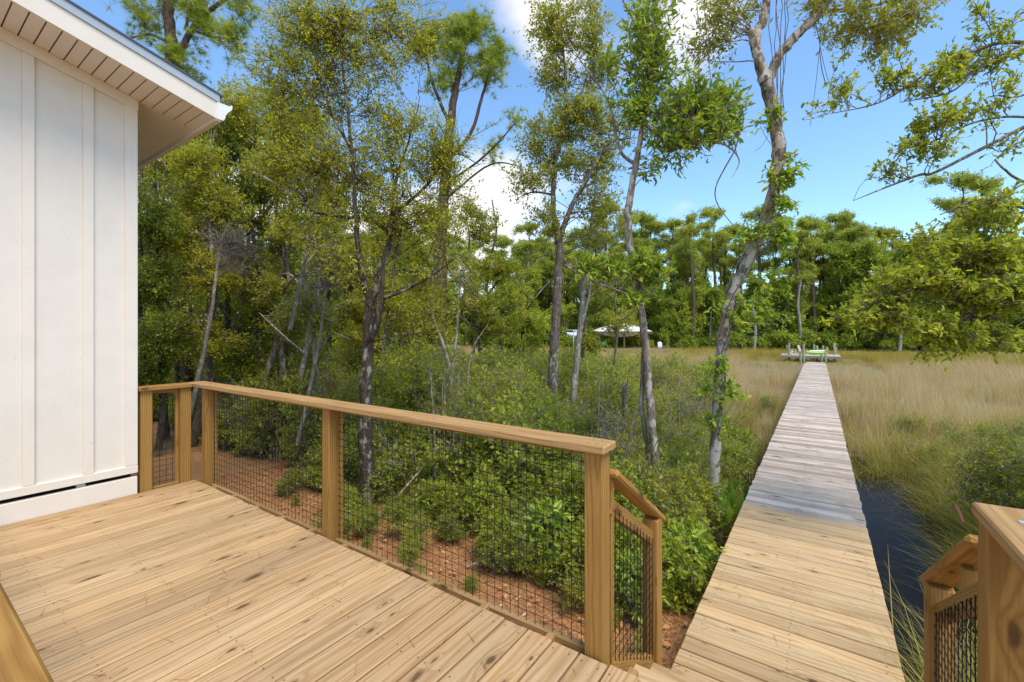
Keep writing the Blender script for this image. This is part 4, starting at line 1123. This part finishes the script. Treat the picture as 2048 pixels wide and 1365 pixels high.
dv = np.stack([np.cos(a), np.sin(a), np.zeros(n)], -1) * l[:, None]; sd = np.stack([-np.sin(a), np.cos(a), np.zeros(n)], -1) * .0018
o = link('fallen_needles', np_mesh('fallen_needles', np.stack([P - sd, P + sd, P + dv], 1).reshape(-1, 3), np.arange(n * 3).reshape(-1, 3), L['straw'], G.random(n) * .6))
tag(o, 'brown pine needles and specks strewn on the deck and boardwalk boards', kind='stuff')
# fallen leaves and bits of wood
n = 900
xy = np.column_stack([G.uniform(-8, -.6, n), 1.95 + G.random(n) * 3.6]); P = ptsz(xy, .03)
o = link('leaf_litter', leaf_mesh('leaf_litter', P, np.column_stack([G.normal(0, 1, (n, 2)), G.normal(0, .2, n)]), np.column_stack([G.normal(0, .3, (n, 2)), np.ones(n)]), G.uniform(.04, .08, n), G.uniform(.02, .04, n), G.random(n) * .5 + .5, L['straw'], True))
tag(o, 'pale dead leaves scattered over the pine straw', kind='stuff')

# undergrowth thicket
und = []
for k, (r, h, lf, ln, wd) in enumerate([(.55, .95, 'under', .06, .032), (.5, .8, 'dark', .055, .03), (.6, 1.2, 'under', .06, .03), (.5, 1.0, 'olive', .055, .026), (.45, .7, 'bright', .055, .032)]):
    lm, tm = bush('thicket', L[lf], 100 + k, r, h, 44, 6, 8, ln, wd)
    und.append(bpy.data.objects.new('thicket', join_lt('thicket', lm, tm)))
tall = []
for k, (lf, ln, wd) in enumerate([('olive', .05, .02), ('gold', .045, .022), ('under', .055, .024), ('bright', .055, .03)]):
    lm, tm = bush('scrub', L[lf], 160 + k, .55, 2.1, 64, 7, 7, ln, wd, tl=.26)
    tall.append(bpy.data.objects.new('scrub', join_lt('scrub', lm, tm)))
xy = np.column_stack([G.uniform(-14, -1.2, 1150), G.uniform(5.0, 21, 1150)])
xy = xy[(xy[:, 0] < -1.3 - .10 * xy[:, 1]) & (G.random(len(xy)) < np.where(xy[:, 0] > -4.5, .34, .85))]
hs = G.uniform(.5, 1.3, len(xy)) * np.where(xy[:, 1] > 13, .85, 1)
scatter('tall_scrub', 'tall airy yellow green scrub between the tree trunks beyond the railing', tall, ptsz(xy, -.05), hs, G.uniform(0, 6.28, len(xy)), 14, .12)
brush = []
for k in range(3):
    p = Plant(170 + k)
    for j in range(6):
        a = p.g.uniform(0, 6.28); q = np.array([math.cos(a), math.sin(a), 0]) * p.g.uniform(.1, .5); h = p.g.uniform(1.0, 2.2)
        p.stem([q * .3, q * .7 + (0, 0, h * .4), q + (0, 0, h * .75), q * 1.3 + (0, 0, h)], [.011, .008, .006, .002], 5)
    p.blob((0, 0, 1.2), (.6, .6, .7), 16, twigs=6, leaves=1, tl=.35, bare=1.0, rmax=.006)
    brush.append(bpy.data.objects.new('brush', tubes('brush', p.br, M['twig'])))
xy = np.column_stack([G.uniform(-12, -1.2, 260), G.uniform(4.2, 15, 260)])
xy = xy[xy[:, 0] < -1.2 - .08 * xy[:, 1]]
scatter('dead_brush', 'bare grey stems and twigs standing in the scrub', brush, ptsz(xy, -.05), G.uniform(.5, 1.05, len(xy)), G.uniform(0, 6.28, len(xy)), 15, .2)
N_ = 2000
xy = np.column_stack([G.uniform(-16, 1.2, N_), G.uniform(4, 12, N_)])
lim = 4.05 + .5 * np.sin(xy[:, 0] * 1.3) + .35 * np.sin(xy[:, 0] * 3.1 + 1) + .5 * (xy[:, 0] > -1.7)
keep = (xy[:, 1] > lim) & (xy[:, 0] < -1.1 - .02 * xy[:, 1]) & (G.random(N_) < np.where(xy[:, 1] < 9, .75, .5))
# keep the sightline over the marsh open: lower and sparser toward the boardwalk
xy = xy[keep]; near = xy[:, 0] > -3.0
hs = G.uniform(.7, 1.15, len(xy)) * np.where(xy[:, 1] > 4.6, 1.25, .8) * np.where(near, .72, 1)
scatter('undergrowth', 'dense leafy undergrowth below the trees beyond the railing', und, ptsz(xy, -.05), np.column_stack([hs, hs, hs * G.uniform(.8, 1.3, len(xy))]), G.uniform(0, 6.28, len(xy)), 1)

xy = np.column_stack([G.uniform(-6.5, -.95, 110), 2.9 + 1.5 * G.random(110) ** .7])
scatter('low_weeds', 'small leafy seedlings dotted over the straw below the railing', und, ptsz(xy, -.02), G.uniform(.16, .5, len(xy)), G.uniform(0, 6.28, len(xy)), 17)
# marsh grasses
dry = [grass_tuft('dry_tuft', L['grass_dry'], 200 + k, 46, .95, .17, .010, .22, .16) for k in range(4)] + [grass_tuft('tall_tuft', L['grass_dry'], 210, 30, 1.35, .2, .009, .15, .08)]
grn = [grass_tuft('green_tuft', L['grass_green'], 220 + k, 70, .95, .10, .008, .30, .40) for k in range(4)]
yel = [grass_tuft('yellow_tuft', L['grass_far'], 240 + k, 46, .95, .2, .016, .22, .15) for k in range(3)]


def field(n, x0, x1, y0, y1, fn, power=1.0):
    u = G.random(n) ** power
    xy = np.column_stack([G.uniform(x0, x1, n), y0 + (y1 - y0) * u]); k = fn(xy[:, 0], xy[:, 1]) & clear_walk(np.column_stack([xy, xy[:, :1]]))
    return xy[k]


DKC = at(1630, HZ, 41.5)
lowg = lambda P: np.where((P[:, 0] > DKC[0] - 5) & (P[:, 0] < DKC[0] + 4) & (P[:, 1] > 31) & (P[:, 1] < DKC[1] + 5), .42, 1.0)
patch = lambda x, y: np.sin(x * .55 + 1.3 * np.sin(y * .31)) + np.sin(y * .47 + .9 * np.sin(x * .4))
vis = lambda x, y: (np.abs((x * math.cos(YAW) + y * math.sin(YAW)) / np.maximum(.1, -x * math.sin(YAW) + y * math.cos(YAW))) < 1.35)
xy = field(30000, -45, 70, 8, 46, lambda x, y: vis(x, y) & (y > np.where(x > 1, 9, 11.5) + 1.2 * np.sin(x)), 1.25)
s = G.uniform(.75, 1.1, len(xy)); s *= np.clip((xy[:, 1] - 5) / 9, .7, 1) * lowg(xy) * (1 + .24 * patch(xy[:, 0] * 1.7, xy[:, 1] * 1.7))
scatter('dry_marsh_grass', 'tan dry marsh grass covering the open wetland', dry + grn[:1], ptsz(xy, -.05), s, G.uniform(0, 6.28, len(xy)), 2)
xy = field(9000, -70, 90, 44, 66, lambda x, y: vis(x, y))
s = G.uniform(.8, 1.25, len(xy)) * lowg(xy)
scatter('yellow_marsh_grass', 'yellow green grass band at the far side of the marsh', yel, ptsz(xy, -.05), s, G.uniform(0, 6.28, len(xy)), 3)
chan = lambda x, y: (np.abs(x - .98 - .18 * np.sin(y * .7)) < .66) & (y > 5.2) & (y < 9.2)
xy = field(9000, -4.5, 11, 3.2, 17, lambda x, y: (~chan(x, y)) & (((x > .4) & (y > 3.2)) | ((x < -.75) & (y > 5.0 - .35 * np.minimum(0, x + 1.5)))) & (G.random(len(x)) < np.where(y > 11.5, .35, .95)) & (patch(x * 2.6, y * 2.6) + patch(x * 6.1 + 3, y * 5.3) * .6 + G.normal(0, .5, len(x)) > .22), 1.2)
s = G.uniform(.5, 1.35, len(xy))
scatter('green_marsh_grass', 'long green sedge leaning over both sides of the boardwalk', grn, ptsz(xy, -.05), s, G.uniform(0, 6.28, len(xy)), 4, .15)
xy = field(1500, .5, 3.2, 3.0, 11, lambda x, y: (~chan(x, y)) & (x > 1.5 + .2 * np.sin(y * 1.7)))
s = G.uniform(.7, 1.1, len(xy))
scatter('creek_sedge', 'arching sedge along the dark creek bank', grn, ptsz(xy, -.02), s, G.uniform(0, 6.28, len(xy)), 5, .2)
xy = field(1900, -14, -1.0, 5.0, 20, lambda x, y: (x < -1.0 - .05 * y) & vis(x, y))
scatter('scrub_grass', 'tan and green grass growing through the scrub on the left', dry[:2] + grn[:2], ptsz(xy, -.05), G.uniform(.8, 1.35, len(xy)), G.uniform(0, 6.28, len(xy)), 16, .15)
# low marsh shrubs on both sides, too many to count
msh = []
for k, (lf, r, h) in enumerate([('olive', .5, .9), ('under', .5, .85), ('feather', .55, 1.0)]):
    lm, tm = bush('marsh_bush', L[lf], 130 + k, r, h, 40, 6, 9, .045, .014)
    msh.append(bpy.data.objects.new('marsh_bush', join_lt('marsh_bush', lm, tm)))
xy = field(520, -7, 10, 5.0, 17, lambda x, y: (((x > 1.7) & (y < 15) & (y > 3.6)) | ((x < -1.1) & (y > 5.5))) & (G.random(len(x)) < np.where(x > 0, .6, .4)))
s = G.uniform(.55, 1.05, len(xy))
scatter('marsh_scrub', 'low olive scrub mixed into the marsh grass', msh, ptsz(xy, -.05), s, G.uniform(0, 6.28, len(xy)), 6)

# ------------------------------------------------------------------ shrubs that stand on their own
LB = [bush('foliage', L['under'], 300, .42, .75, 46, 6, 8, .058, .030, oval=True), bush('foliage', L['bay'], 301, .36, .8, 36, 5, 8, .085, .032, oval=True), bush('foliage', L['feather'], 302, .55, 1.15, 70, 9, 12, .035, .012), bush('foliage', L['under'], 303, .35, .75, 34, 5, 8, .065, .036, oval=True)]
SH = [(0, -3.9, 4.31, .8, 'rounded green shrub just beyond the left mesh panel, nearest the corner'), (0, -2.75, 4.12, .8, 'small leafy shrub at the foot of the dark forked trunk, seen through the mesh'),
      (1, -2.25, 4.20, .95, 'leafy bush at the middle of the wide mesh panel'), (0, -1.75, 4.09, .95, 'bright bush touching the straw right of the panel centre'), (3, -1.45, 4.31, .9, 'yellow green bush behind the right end of the wide mesh panel'),
      (1, -1.25, 3.95, .7, 'low glossy bush beside the deck end post'), (3, -.98, 4.31, .8, 'light green bush seen through the left stair railing'), (1, -1.0, 4.67, .8, 'broad leaved bush at the foot of the slender bay tree'),
      (0, -3.3, 4.50, .95, 'dense bush behind the middle railing post'), (0, -5.0, 4.45, .9, 'bush in the gap between the short railing and the corner post'), (3, -1.05, 4.90, .85, 'pale leaved sapling beside the boardwalk edge'),
      (2, 2.55, 6.60, 2.0, 'dark feathery shrub at the right edge above the creek'), (2, 1.9, 7.60, 1.45, 'feathery olive shrub left of the darkest right shrub'), (2, 3.9, 8.00, 1.6, 'feathery shrub half hidden under the overhanging boughs'),
      (2, 2.4, 9.60, 1.1, 'small feathery shrub in the grass right of the boardwalk')]
for k, x, y, s, lab in SH:
    if x < 0: y -= .35
    t = thing('shrub', lab, 'shrub', (x, y, float(gz(x, y)) - .03)); t.scale = (s, s, s); t.rotation_euler = (0, 0, G.uniform(0, 6.28))
    link('foliage', LB[k][0], t, (0, 0, 0), world_loc=False); link('stems', LB[k][1], t, (0, 0, 0), world_loc=False)

# arrow leaved plants at the boardwalk side
aro = []
for k in range(3):
    g = np.random.default_rng(400 + k); n = 7
    b = g.normal(0, .05, (n, 3)) * (1, 1, 0); A = unit(np.column_stack([g.normal(0, .28, (n, 2)), np.ones(n)]))
    P = b + A * g.uniform(.15, .3, (n, 1))
    stm = tubes('stems', [(np.array([b[i], (b[i] + P[i]) / 2, P[i] + A[i] * .03]), np.full(3, .004), 4) for i in range(n)], L['vine'])
    aro.append((leaf_mesh('leaf', P, A, np.column_stack([g.normal(0, .7, (n, 2)), np.full(n, .3)]), g.uniform(.22, .34, n), g.uniform(.07, .11, n), g.random(n) * .6, L['vine'], True), stm))
for k, (x, y, lab) in enumerate([(-.95, 6.2, 'broad leaved marsh plant at the boardwalk edge, middle of the near three'), (-1.1, 6.6, 'broad leaved marsh plant set back behind the others from the boardwalk'), (-.9, 5.6, 'nearest broad leaved marsh plant, where grey planks begin'), (-1.25, 7.2, 'broad leaved marsh plant farthest from the boardwalk edge'), (-.98, 7.0, 'farthest broad leaved marsh plant still touching the boardwalk edge')]):
    t = thing('arrow_arum', lab, 'plant', (x, y, float(gz(x, y)) + .08), 'broad leaved plants along the boardwalk')
    t.scale = (1.15,) * 3; t.rotation_euler = (0, 0, k * 1.3)
    link('foliage', aro[k % 3][0], t, (0, 0, 0), world_loc=False); link('stems', aro[k % 3][1], t, (0, 0, 0), world_loc=False)

# pink survey ribbon in the sedge
rb = np.array([at(1908, 1008, 4.3) + v for v in [(0, 0, 0), (.02, 0, 0), (.03, .01, -.07), (.05, .01, -.07), (.06, .02, -.17), (.08, .02, -.17)]])
tag(link('survey_ribbon', np_mesh('survey_ribbon', rb, np.array([[0, 1, 3, 2], [2, 3, 5, 4]]), M['ribbon'])), 'faded pink ribbon hanging in the sedge over the creek', 'ribbon')

# ------------------------------------------------------------------ dock at the end of the boardwalk
DZ = -.75
def dk(px_, d, z=DZ):
    q = at(px_, HZ, d); return Vector((q[0], q[1], z))


dock = thing('dock', 'low wooden dock platform with round pilings at the far end of the boardwalk', 'dock', tuple(dk(1630, 42)))
c0 = dk(1630, 41.5)
for k in range(22):
    timber('dock_board', (c0.x - 2.7, c0.y - 1.4 + k * .2, DZ), (c0.x + 1.9, c0.y - 1.4 + k * .2, DZ), .19, .04, M['old_plank'], dock)
for k in range(4):
    timber('step_board', (-.7, BEND + .15 + k * .3, BZ - .12 - k * .17), (.4, BEND + .15 + k * .3, BZ - .12 - k * .17), .27, .04, M['old_plank'], dock)
for k in range(22):
    timber('ramp_board', (-.7, BEND + 1.32 + k * .2, DZ + .0), (.4, BEND + 1.32 + k * .2, DZ + .0), .19, .04, M['old_plank'], dock)
timber('fascia_board', (c0.x - 2.7, c0.y - 1.51, DZ - .1), (c0.x + 1.9, c0.y - 1.51, DZ - .1), .03, .2, M['dock_wood'], dock)


def cyl(name, p, q, r, mat, parent, sides=10, r2=None):
    p = np.array(p, float); q = np.array(q, float)
    f = np.array([0, .02, .98, 1.0])[:, None]; P = p + (q - p) * f
    r2 = r2 or r
    return link(name, tubes(name, [(P, np.array([r * .02, r, r2, r2 * .02]), sides)], mat), parent)


for (px_, d, top) in [(1578, 42, 686), (1607, 42, 688), (1628, 44.5, 689), (1634, 43.5, 691), (1646, 44, 691), (1654, 43, 694), (1669, 42, 686), (1672, 44.5, 695), (1601, 39.2, 706), (1607.5, 39.4, 703), (1643.5, 39.2, 707), (1651.5, 39.4, 705)]:
    q = dk(px_, d, -2.2); cyl('piling', q, (q.x, q.y, at(px_, top, d)[2]), .10, M['pile_wood'], dock)


def adirondack(loc, rz, label, s=1.0, mat=M['resin'], group=None):
    t = thing('adirondack_chair', label, 'chair', tuple(loc), group); t.rotation_euler = (0, 0, rz); t.scale = (s, s, s)
    def bx(name, c, dims, rot=(0, 0, 0)):
        return link(name, board_mesh(dims[0], dims[1], dims[2], mat, .006), t, c, rot, world_loc=False)
    for k in range(5):
        h = .78 - .035 * abs(k - 2) ** 1.5
        bx('back_slat', ((k - 2) * .105, .30 + h * .13, .33 + h / 2), (.09, .022, h), (-.30, 0, 0))
    for k in range(4): bx('seat_slat', (0, -.22 + k * .13, .36 - k * .025), (.52, .11, .022), (-.18, 0, 0))
    for sx in (-.31, .31):
        bx('arm', (sx, -.02, .58), (.11, .68, .024)); bx('leg', (sx * .92, -.26, .28), (.04, .1, .56)); bx('leg', (sx * .86, .28, .24), (.04, .75, .11), (-.32, 0, 0))
    return t


adirondack(dk(1583, 42.3, DZ + .02), 2.2, 'tan slatted chair on the dock, farther left of the two', .85)
adirondack(dk(1606, 42.6, DZ + .02), 1.2, 'tan slatted chair on the dock, partly behind a piling', .85)


def hull(name, Lh, Wd, Ht, mat, parent, n=15, m_=9, rocker=.3):
    V = []; 
    for i in range(n):
        u = -1 + 2 * i / (n - 1); wv = Wd / 2 * max(.02, (1 - abs(u) ** 2.3)) ; hv = Ht * (.5 + .5 * (1 - abs(u) ** 2)); lift = Ht * rocker * abs(u) ** 3
        for j in range(m_):
            a = math.pi * 2 * j / m_; V.append((u * Lh / 2, math.cos(a) * wv, Ht / 2 + math.sin(a) * hv / 2 + lift))
    F = [[i * m_ + j, i * m_ + (j + 1) % m_, (i + 1) * m_ + (j + 1) % m_, (i + 1) * m_ + j] for i in range(n - 1) for j in range(m_)]
    return link(name, np_mesh(name, np.array(V), np.array(F), mat, smooth=True), parent, (0, 0, 0), world_loc=False)


q = dk(1634, 43.0, DZ + .02)
t = thing('kayak', 'lime green and white kayak lying on the dock between the pilings', 'kayak', tuple(q)); t.rotation_euler = (0, 0, .95)
hull('hull', 2.9, .72, .34, M['kayak'], t); h2 = hull('deck_panel', 2.3, .5, .14, M['white_plastic'], t); h2.location = (.1, 0, .27)

# ------------------------------------------------------------------ boathouse and things on the far shore
D = 60
c = at(1240, HZ, D); yawv = YAW
bh = thing('boathouse', 'open boathouse with white hip roof across the marsh, seen between trunks', 'boathouse', (c[0], c[1], -1.2)); bh.rotation_euler = (0, 0, YAW)
zb = lambda y: CAMZ + (HZ - y) / PX * D + 1.2
z0, z1 = zb(663), zb(648)
Wd = 3.6; Dp = 2.6
rv = np.array([(-Wd, -Dp, z0), (Wd, -Dp, z0), (Wd, Dp, z0), (-Wd, Dp, z0), (-1.3, 0, z1), (1.3, 0, z1)])
bm = bmesh.new(); vs = [bm.verts.new(v) for v in rv]
for f in [(0, 1, 5, 4), (1, 2, 5), (2, 3, 4, 5), (3, 0, 4), (3, 2, 1, 0)]: bm.faces.new([vs[i] for i in f])
link('roof', bm_mesh('roof', bm, M['white']), bh, (0, 0, 0), world_loc=False)
for (x, y) in ((-3.2, -2.2), (3.2, -2.2), (-3.2, 2.2), (3.2, 2.2), (0, -2.2)):
    link('post', board_mesh(.2, .2, z0, M['brown_trim'], .01), bh, (x, y, z0 / 2), world_loc=False)
for sy in (-Dp + .02, Dp - .02): link('beam', board_mesh(2 * Wd - .1, .12, .3, M['brown_trim'], .01), bh, (0, sy, z0 - .17), world_loc=False)
link('platform', board_mesh(8.5, 6.0, .2, M['dock_wood'], .01), bh, (0, 0, .35), world_loc=False)
for dx, zc, ln, mt, lab, nm in [(-.2, zb(669.5), 5.2, 'white_plastic', 'white motorboat raised on the lift under the boathouse roof', 'motorboat'), (-5.9, zb(671), 2.6, 'white_plastic', 'small white boat left of the boathouse behind a pale trunk', 'small_boat')]:
    pos = Vector((c[0], c[1], -1.2)) + Matrix.Rotation(YAW, 3, 'Z') @ Vector((dx, -.3, zc - .35))
    t = thing(nm, lab, 'boat', tuple(pos)); t.rotation_euler = (0, 0, YAW)
    hull('hull', ln, 1.5, .75, M[mt], t); k = hull('windscreen', 1.0, .8, .35, M['blue_plastic'] if nm == 'motorboat' else M[mt], t); k.location = (.2, 0, .7)
q = at(1322, 697, 60); adirondack((q[0], q[1], q[2] - .3), YAW, 'white slatted chair on the far shore right of the boathouse', 1.1, M['white_plastic'])
q = at(1333, 702, 58); t = thing('kayak', 'blue kayak lying in the grass below the white chair', 'kayak', (q[0], q[1], q[2] - .1)); t.rotation_euler = (0, 0, YAW); hull('hull', 2.4, .6, .35, M['blue_plastic'], t)
q = at(1333, 698.5, 58.6); t = thing('storage_bench', 'dark brown bench behind the blue kayak', 'bench', (q[0], q[1], q[2] - .35)); t.rotation_euler = (0, 0, YAW)
link('seat', board_mesh(1.0, .5, .08, M['brown_trim'], .01), t, (0, 0, .42), world_loc=False)
for sx in (-.42, .42): link('leg', board_mesh(.08, .45, .4, M['brown_trim'], .01), t, (sx, 0, .2), world_loc=False)
link('backrest', board_mesh(1.0, .06, .4, M['brown_trim'], .01), t, (0, .24, .62), world_loc=False)
q = at(1199, 690, 57); t = thing('covered_dinghy', 'small green covered boat left of the boathouse platform', 'boat', (q[0], q[1], q[2] - .3)); t.rotation_euler = (0, 0, YAW); hull('hull', 1.6, .7, .6, M['green_tarp'], t)
q = at(1147, 660, 55); t = thing('lamp_pole', 'thin grey pole with crossarm beside the pale dead trunk on the far shore', 'pole', (q[0], q[1], -1.3))
cyl('pole', (q[0], q[1], -1.3), (q[0], q[1], CAMZ + .28), .07, M['galv'], t); cyl('crossarm', (q[0] - .7, q[1] - .45, CAMZ + .2), (q[0] + .7, q[1] + .45, CAMZ + .2), .05, M['galv'], t)

# ------------------------------------------------------------------ far shore trees
def far_broad(seed, h=11., r=3.2, leaf='far', dens=1.0):
    p = Plant(seed); g = p.g
    p.stem([(0, 0, -.3), (g.normal(0, .2), g.normal(0, .2), h * .35), (g.normal(0, .4), g.normal(0, .4), h * .85)], [.20, .15, .04], 7)
    for k in range(int(12 * dens)):
        a = g.uniform(0, 6.28); z = h * g.uniform(.12, .92); rr = r * (1 - .55 * max(0, z / h - .45)) * g.uniform(.3, .7)
        p.blob((math.cos(a) * rr, math.sin(a) * rr, z), (r * .5, r * .5, r * .36), 15, twigs=7, leaves=13, tl=1.0, rmax=.06)
    return tubes('trunk', p.br, M['bark_grey']), p.leaves('crown', L[leaf], .25, .16, clump=.6, jitter=.08, upn=1.2)


def far_pine(seed, h=19., leaf='farpine'):
    p = Plant(seed); g = p.g
    p.stem([(0, 0, -.3), (g.normal(0, .25), 0, h * .4), (g.normal(0, .4), 0, h * .72), (g.normal(0, .5), 0, h * .9)], [.26, .22, .14, .03], 8)
    p.blob((0, 0, h * .95), (1.6, 1.6, .8), 22, twigs=6, leaves=11, tl=.55, rmax=.05, up=.2)
    for k in range(10):
        a = g.uniform(0, 6.28); z = h * g.uniform(.58, 1.0); rr = (1.2 + 2.2 * (1 - abs(z / h - .8) * 3)) * g.uniform(.35, 1.0)
        p.blob((math.cos(a) * rr, math.sin(a) * rr, z + .3), (1.3, 1.3, .55), 13, twigs=6, leaves=11, tl=.55, rmax=.07, up=.2)
    return tubes('trunk', p.br, M['bark_pine']), p.leaves('crown', L[leaf], .28, .10, clump=.6, jitter=.12, spread=1.0, upn=.6)


FB = [far_broad(500, 10, 3.0), far_broad(501, 12, 3.4), far_broad(502, 8.5, 3.2)]
FP = [far_pine(510), far_pine(511, 18), far_pine(512, 20)]
def far_thing(kind, src, px_, d, top, label, group=None, base=-1.3):
    h0 = max(v.co.z for v in src[1].vertices) if src[1].name not in HT else HT[src[1].name]
    HT[src[1].name] = h0
    q = at(px_, HZ, d); h = at(px_, top, d)[2] - base; s = h / h0
    t = thing(kind, label, 'tree', (q[0], q[1], base), group); t.scale = (s, s, s); t.rotation_euler = (0, 0, G.uniform(0, 6.28))
    link('trunk', src[0], t, (0, 0, 0), world_loc=False); link('crown', src[1], t, (0, 0, 0), world_loc=False)


HT = {}
fp = [(1385, 62, 418, 'far pine with long bare trunk left of the leaning trunk'), (1345, 70, 430, 'far pine peeking left of the leaning trunk, behind the bay tree'), (1430, 66, 410, 'tallest far pine just left of the leaning trunk'),
      (1475, 72, 440, 'far pine directly behind the leaning trunk'), (1598, 64, 452, 'open topped far pine rising above the dock chairs'), (1640, 74, 465, 'far pine crown right of the open topped pine'),
      (1915, 58, 335, 'high rounded pine crown in front of the sky at the right'), (1965, 66, 345, 'pine crown behind the tall right hand pine'), (1060, 75, 480, 'far pine standing left of the tall forked tree'),
      (1010, 78, 470, 'far pine low in the gap right of the near tall pine'), (1180, 80, 470, 'far pine behind the bleached dead trunk'), (1290, 76, 455, 'far pine hidden by the slender bay tree stem'), (1240, 84, 480, 'far pine above the white boathouse roof')]
for k, (x, d, top, lab) in enumerate(fp): far_thing('pine_tree', FP[k % 3], x, d, top, lab)
fb = [(1690, 66, 478, 'rounded green tree on the far shore right of the dock'), (1760, 64, 470, 'broad tree on the far shore under the bare right bough'), (1560, 68, 540, 'low green tree on the far shore left of the dock chairs'),
      (1510, 66, 545, 'shaggy tree on the far shore just right of the leaning trunk'), (1830, 62, 460, 'dense tree on the far shore behind the overhanging boughs'), (1420, 64, 560, 'low tree on the far shore left of the leaning trunk')]
for k, (x, d, top, lab) in enumerate(fb): far_thing('broadleaf_tree', FB[k % 3], x, d, top, lab)
# pale dead stems on the far shore
for x, d, y1, lab in [(1799, 60, 612, 'short pale dead trunk at the far edge of the marsh, right of the dock'), (1598, 61, 560, 'pale straight dead trunk behind the dock chairs'), (1508, 61, 575, 'pale bare stem on the far shore beside the leaning trunk')]:
    p = Plant(int(x)); p.spx([(x, 704, d), (x + 3, 660, d), (x - 2, (660 + y1) / 2, d), (x + 4, y1, d)], [.22, .19, .15, .06], 8)
    p.blob(at(x, y1 + 25, d), (1.2, 1.2, 1.5), 8, twigs=3, leaves=1, tl=.8, bare=1.0)
    place_tree(p, 'dead_tree', lab, 'tree', M['bark_pale'], None, at(x, 704, d))

# the mass of woods beyond
fo = []
for k, (tm, lm) in enumerate(FB + FP[:2]): fo.append(bpy.data.objects.new('wood_kind', join_lt('wood_kind', lm, tm)))
def arc(n, a0, a1, d0, d1):
    px_ = G.uniform(a0, a1, n); d = G.uniform(d0, d1, n); q = np.array([at(a, HZ, b) for a, b in zip(px_, d)]); q[:, 2] = -1.4; return q


P = np.vstack([arc(150, 1340, 2400, 65, 84), arc(170, 560, 1380, 62, 90), arc(150, 500, 2700, 84, 130)])
s = np.concatenate([G.uniform(.8, 1.2, 150), G.uniform(.75, 1.2, 170), G.uniform(.9, 1.25, 150)])
scatter('far_woods', 'mixed green woods closing off the far side of the marsh', fo, P, s, G.uniform(0, 6.28, len(P)), 9, .03)
# the wood behind the left trees
P = np.vstack([arc(46, -100, 720, 15, 24), arc(44, -200, 860, 24, 40)]); P[:, 2] = -1.0
s = np.concatenate([G.uniform(.34, .62, 46), G.uniform(.5, .8, 44)])
scatter('back_woods', 'shadowy wood behind the trees on the left', fo[:3], P, s, G.uniform(0, 6.28, len(P)), 10, .03)
# low shrubs at the foot of the far woods
lm, tm = bush('edge_bush', L['far'], 600, 1.6, 2.6, 60, 6, 8, .28, .17, tl=.6)
eb = [bpy.data.objects.new('edge_bush', join_lt('edge_bush', lm, tm))]
P = arc(150, 500, 2400, 61, 68); P[:, 2] = -1.4
scatter('shore_thicket', 'thicket of low bushes along the far edge of the marsh', eb, P, G.uniform(.6, 1.2, len(P)), G.uniform(0, 6.28, len(P)), 11)
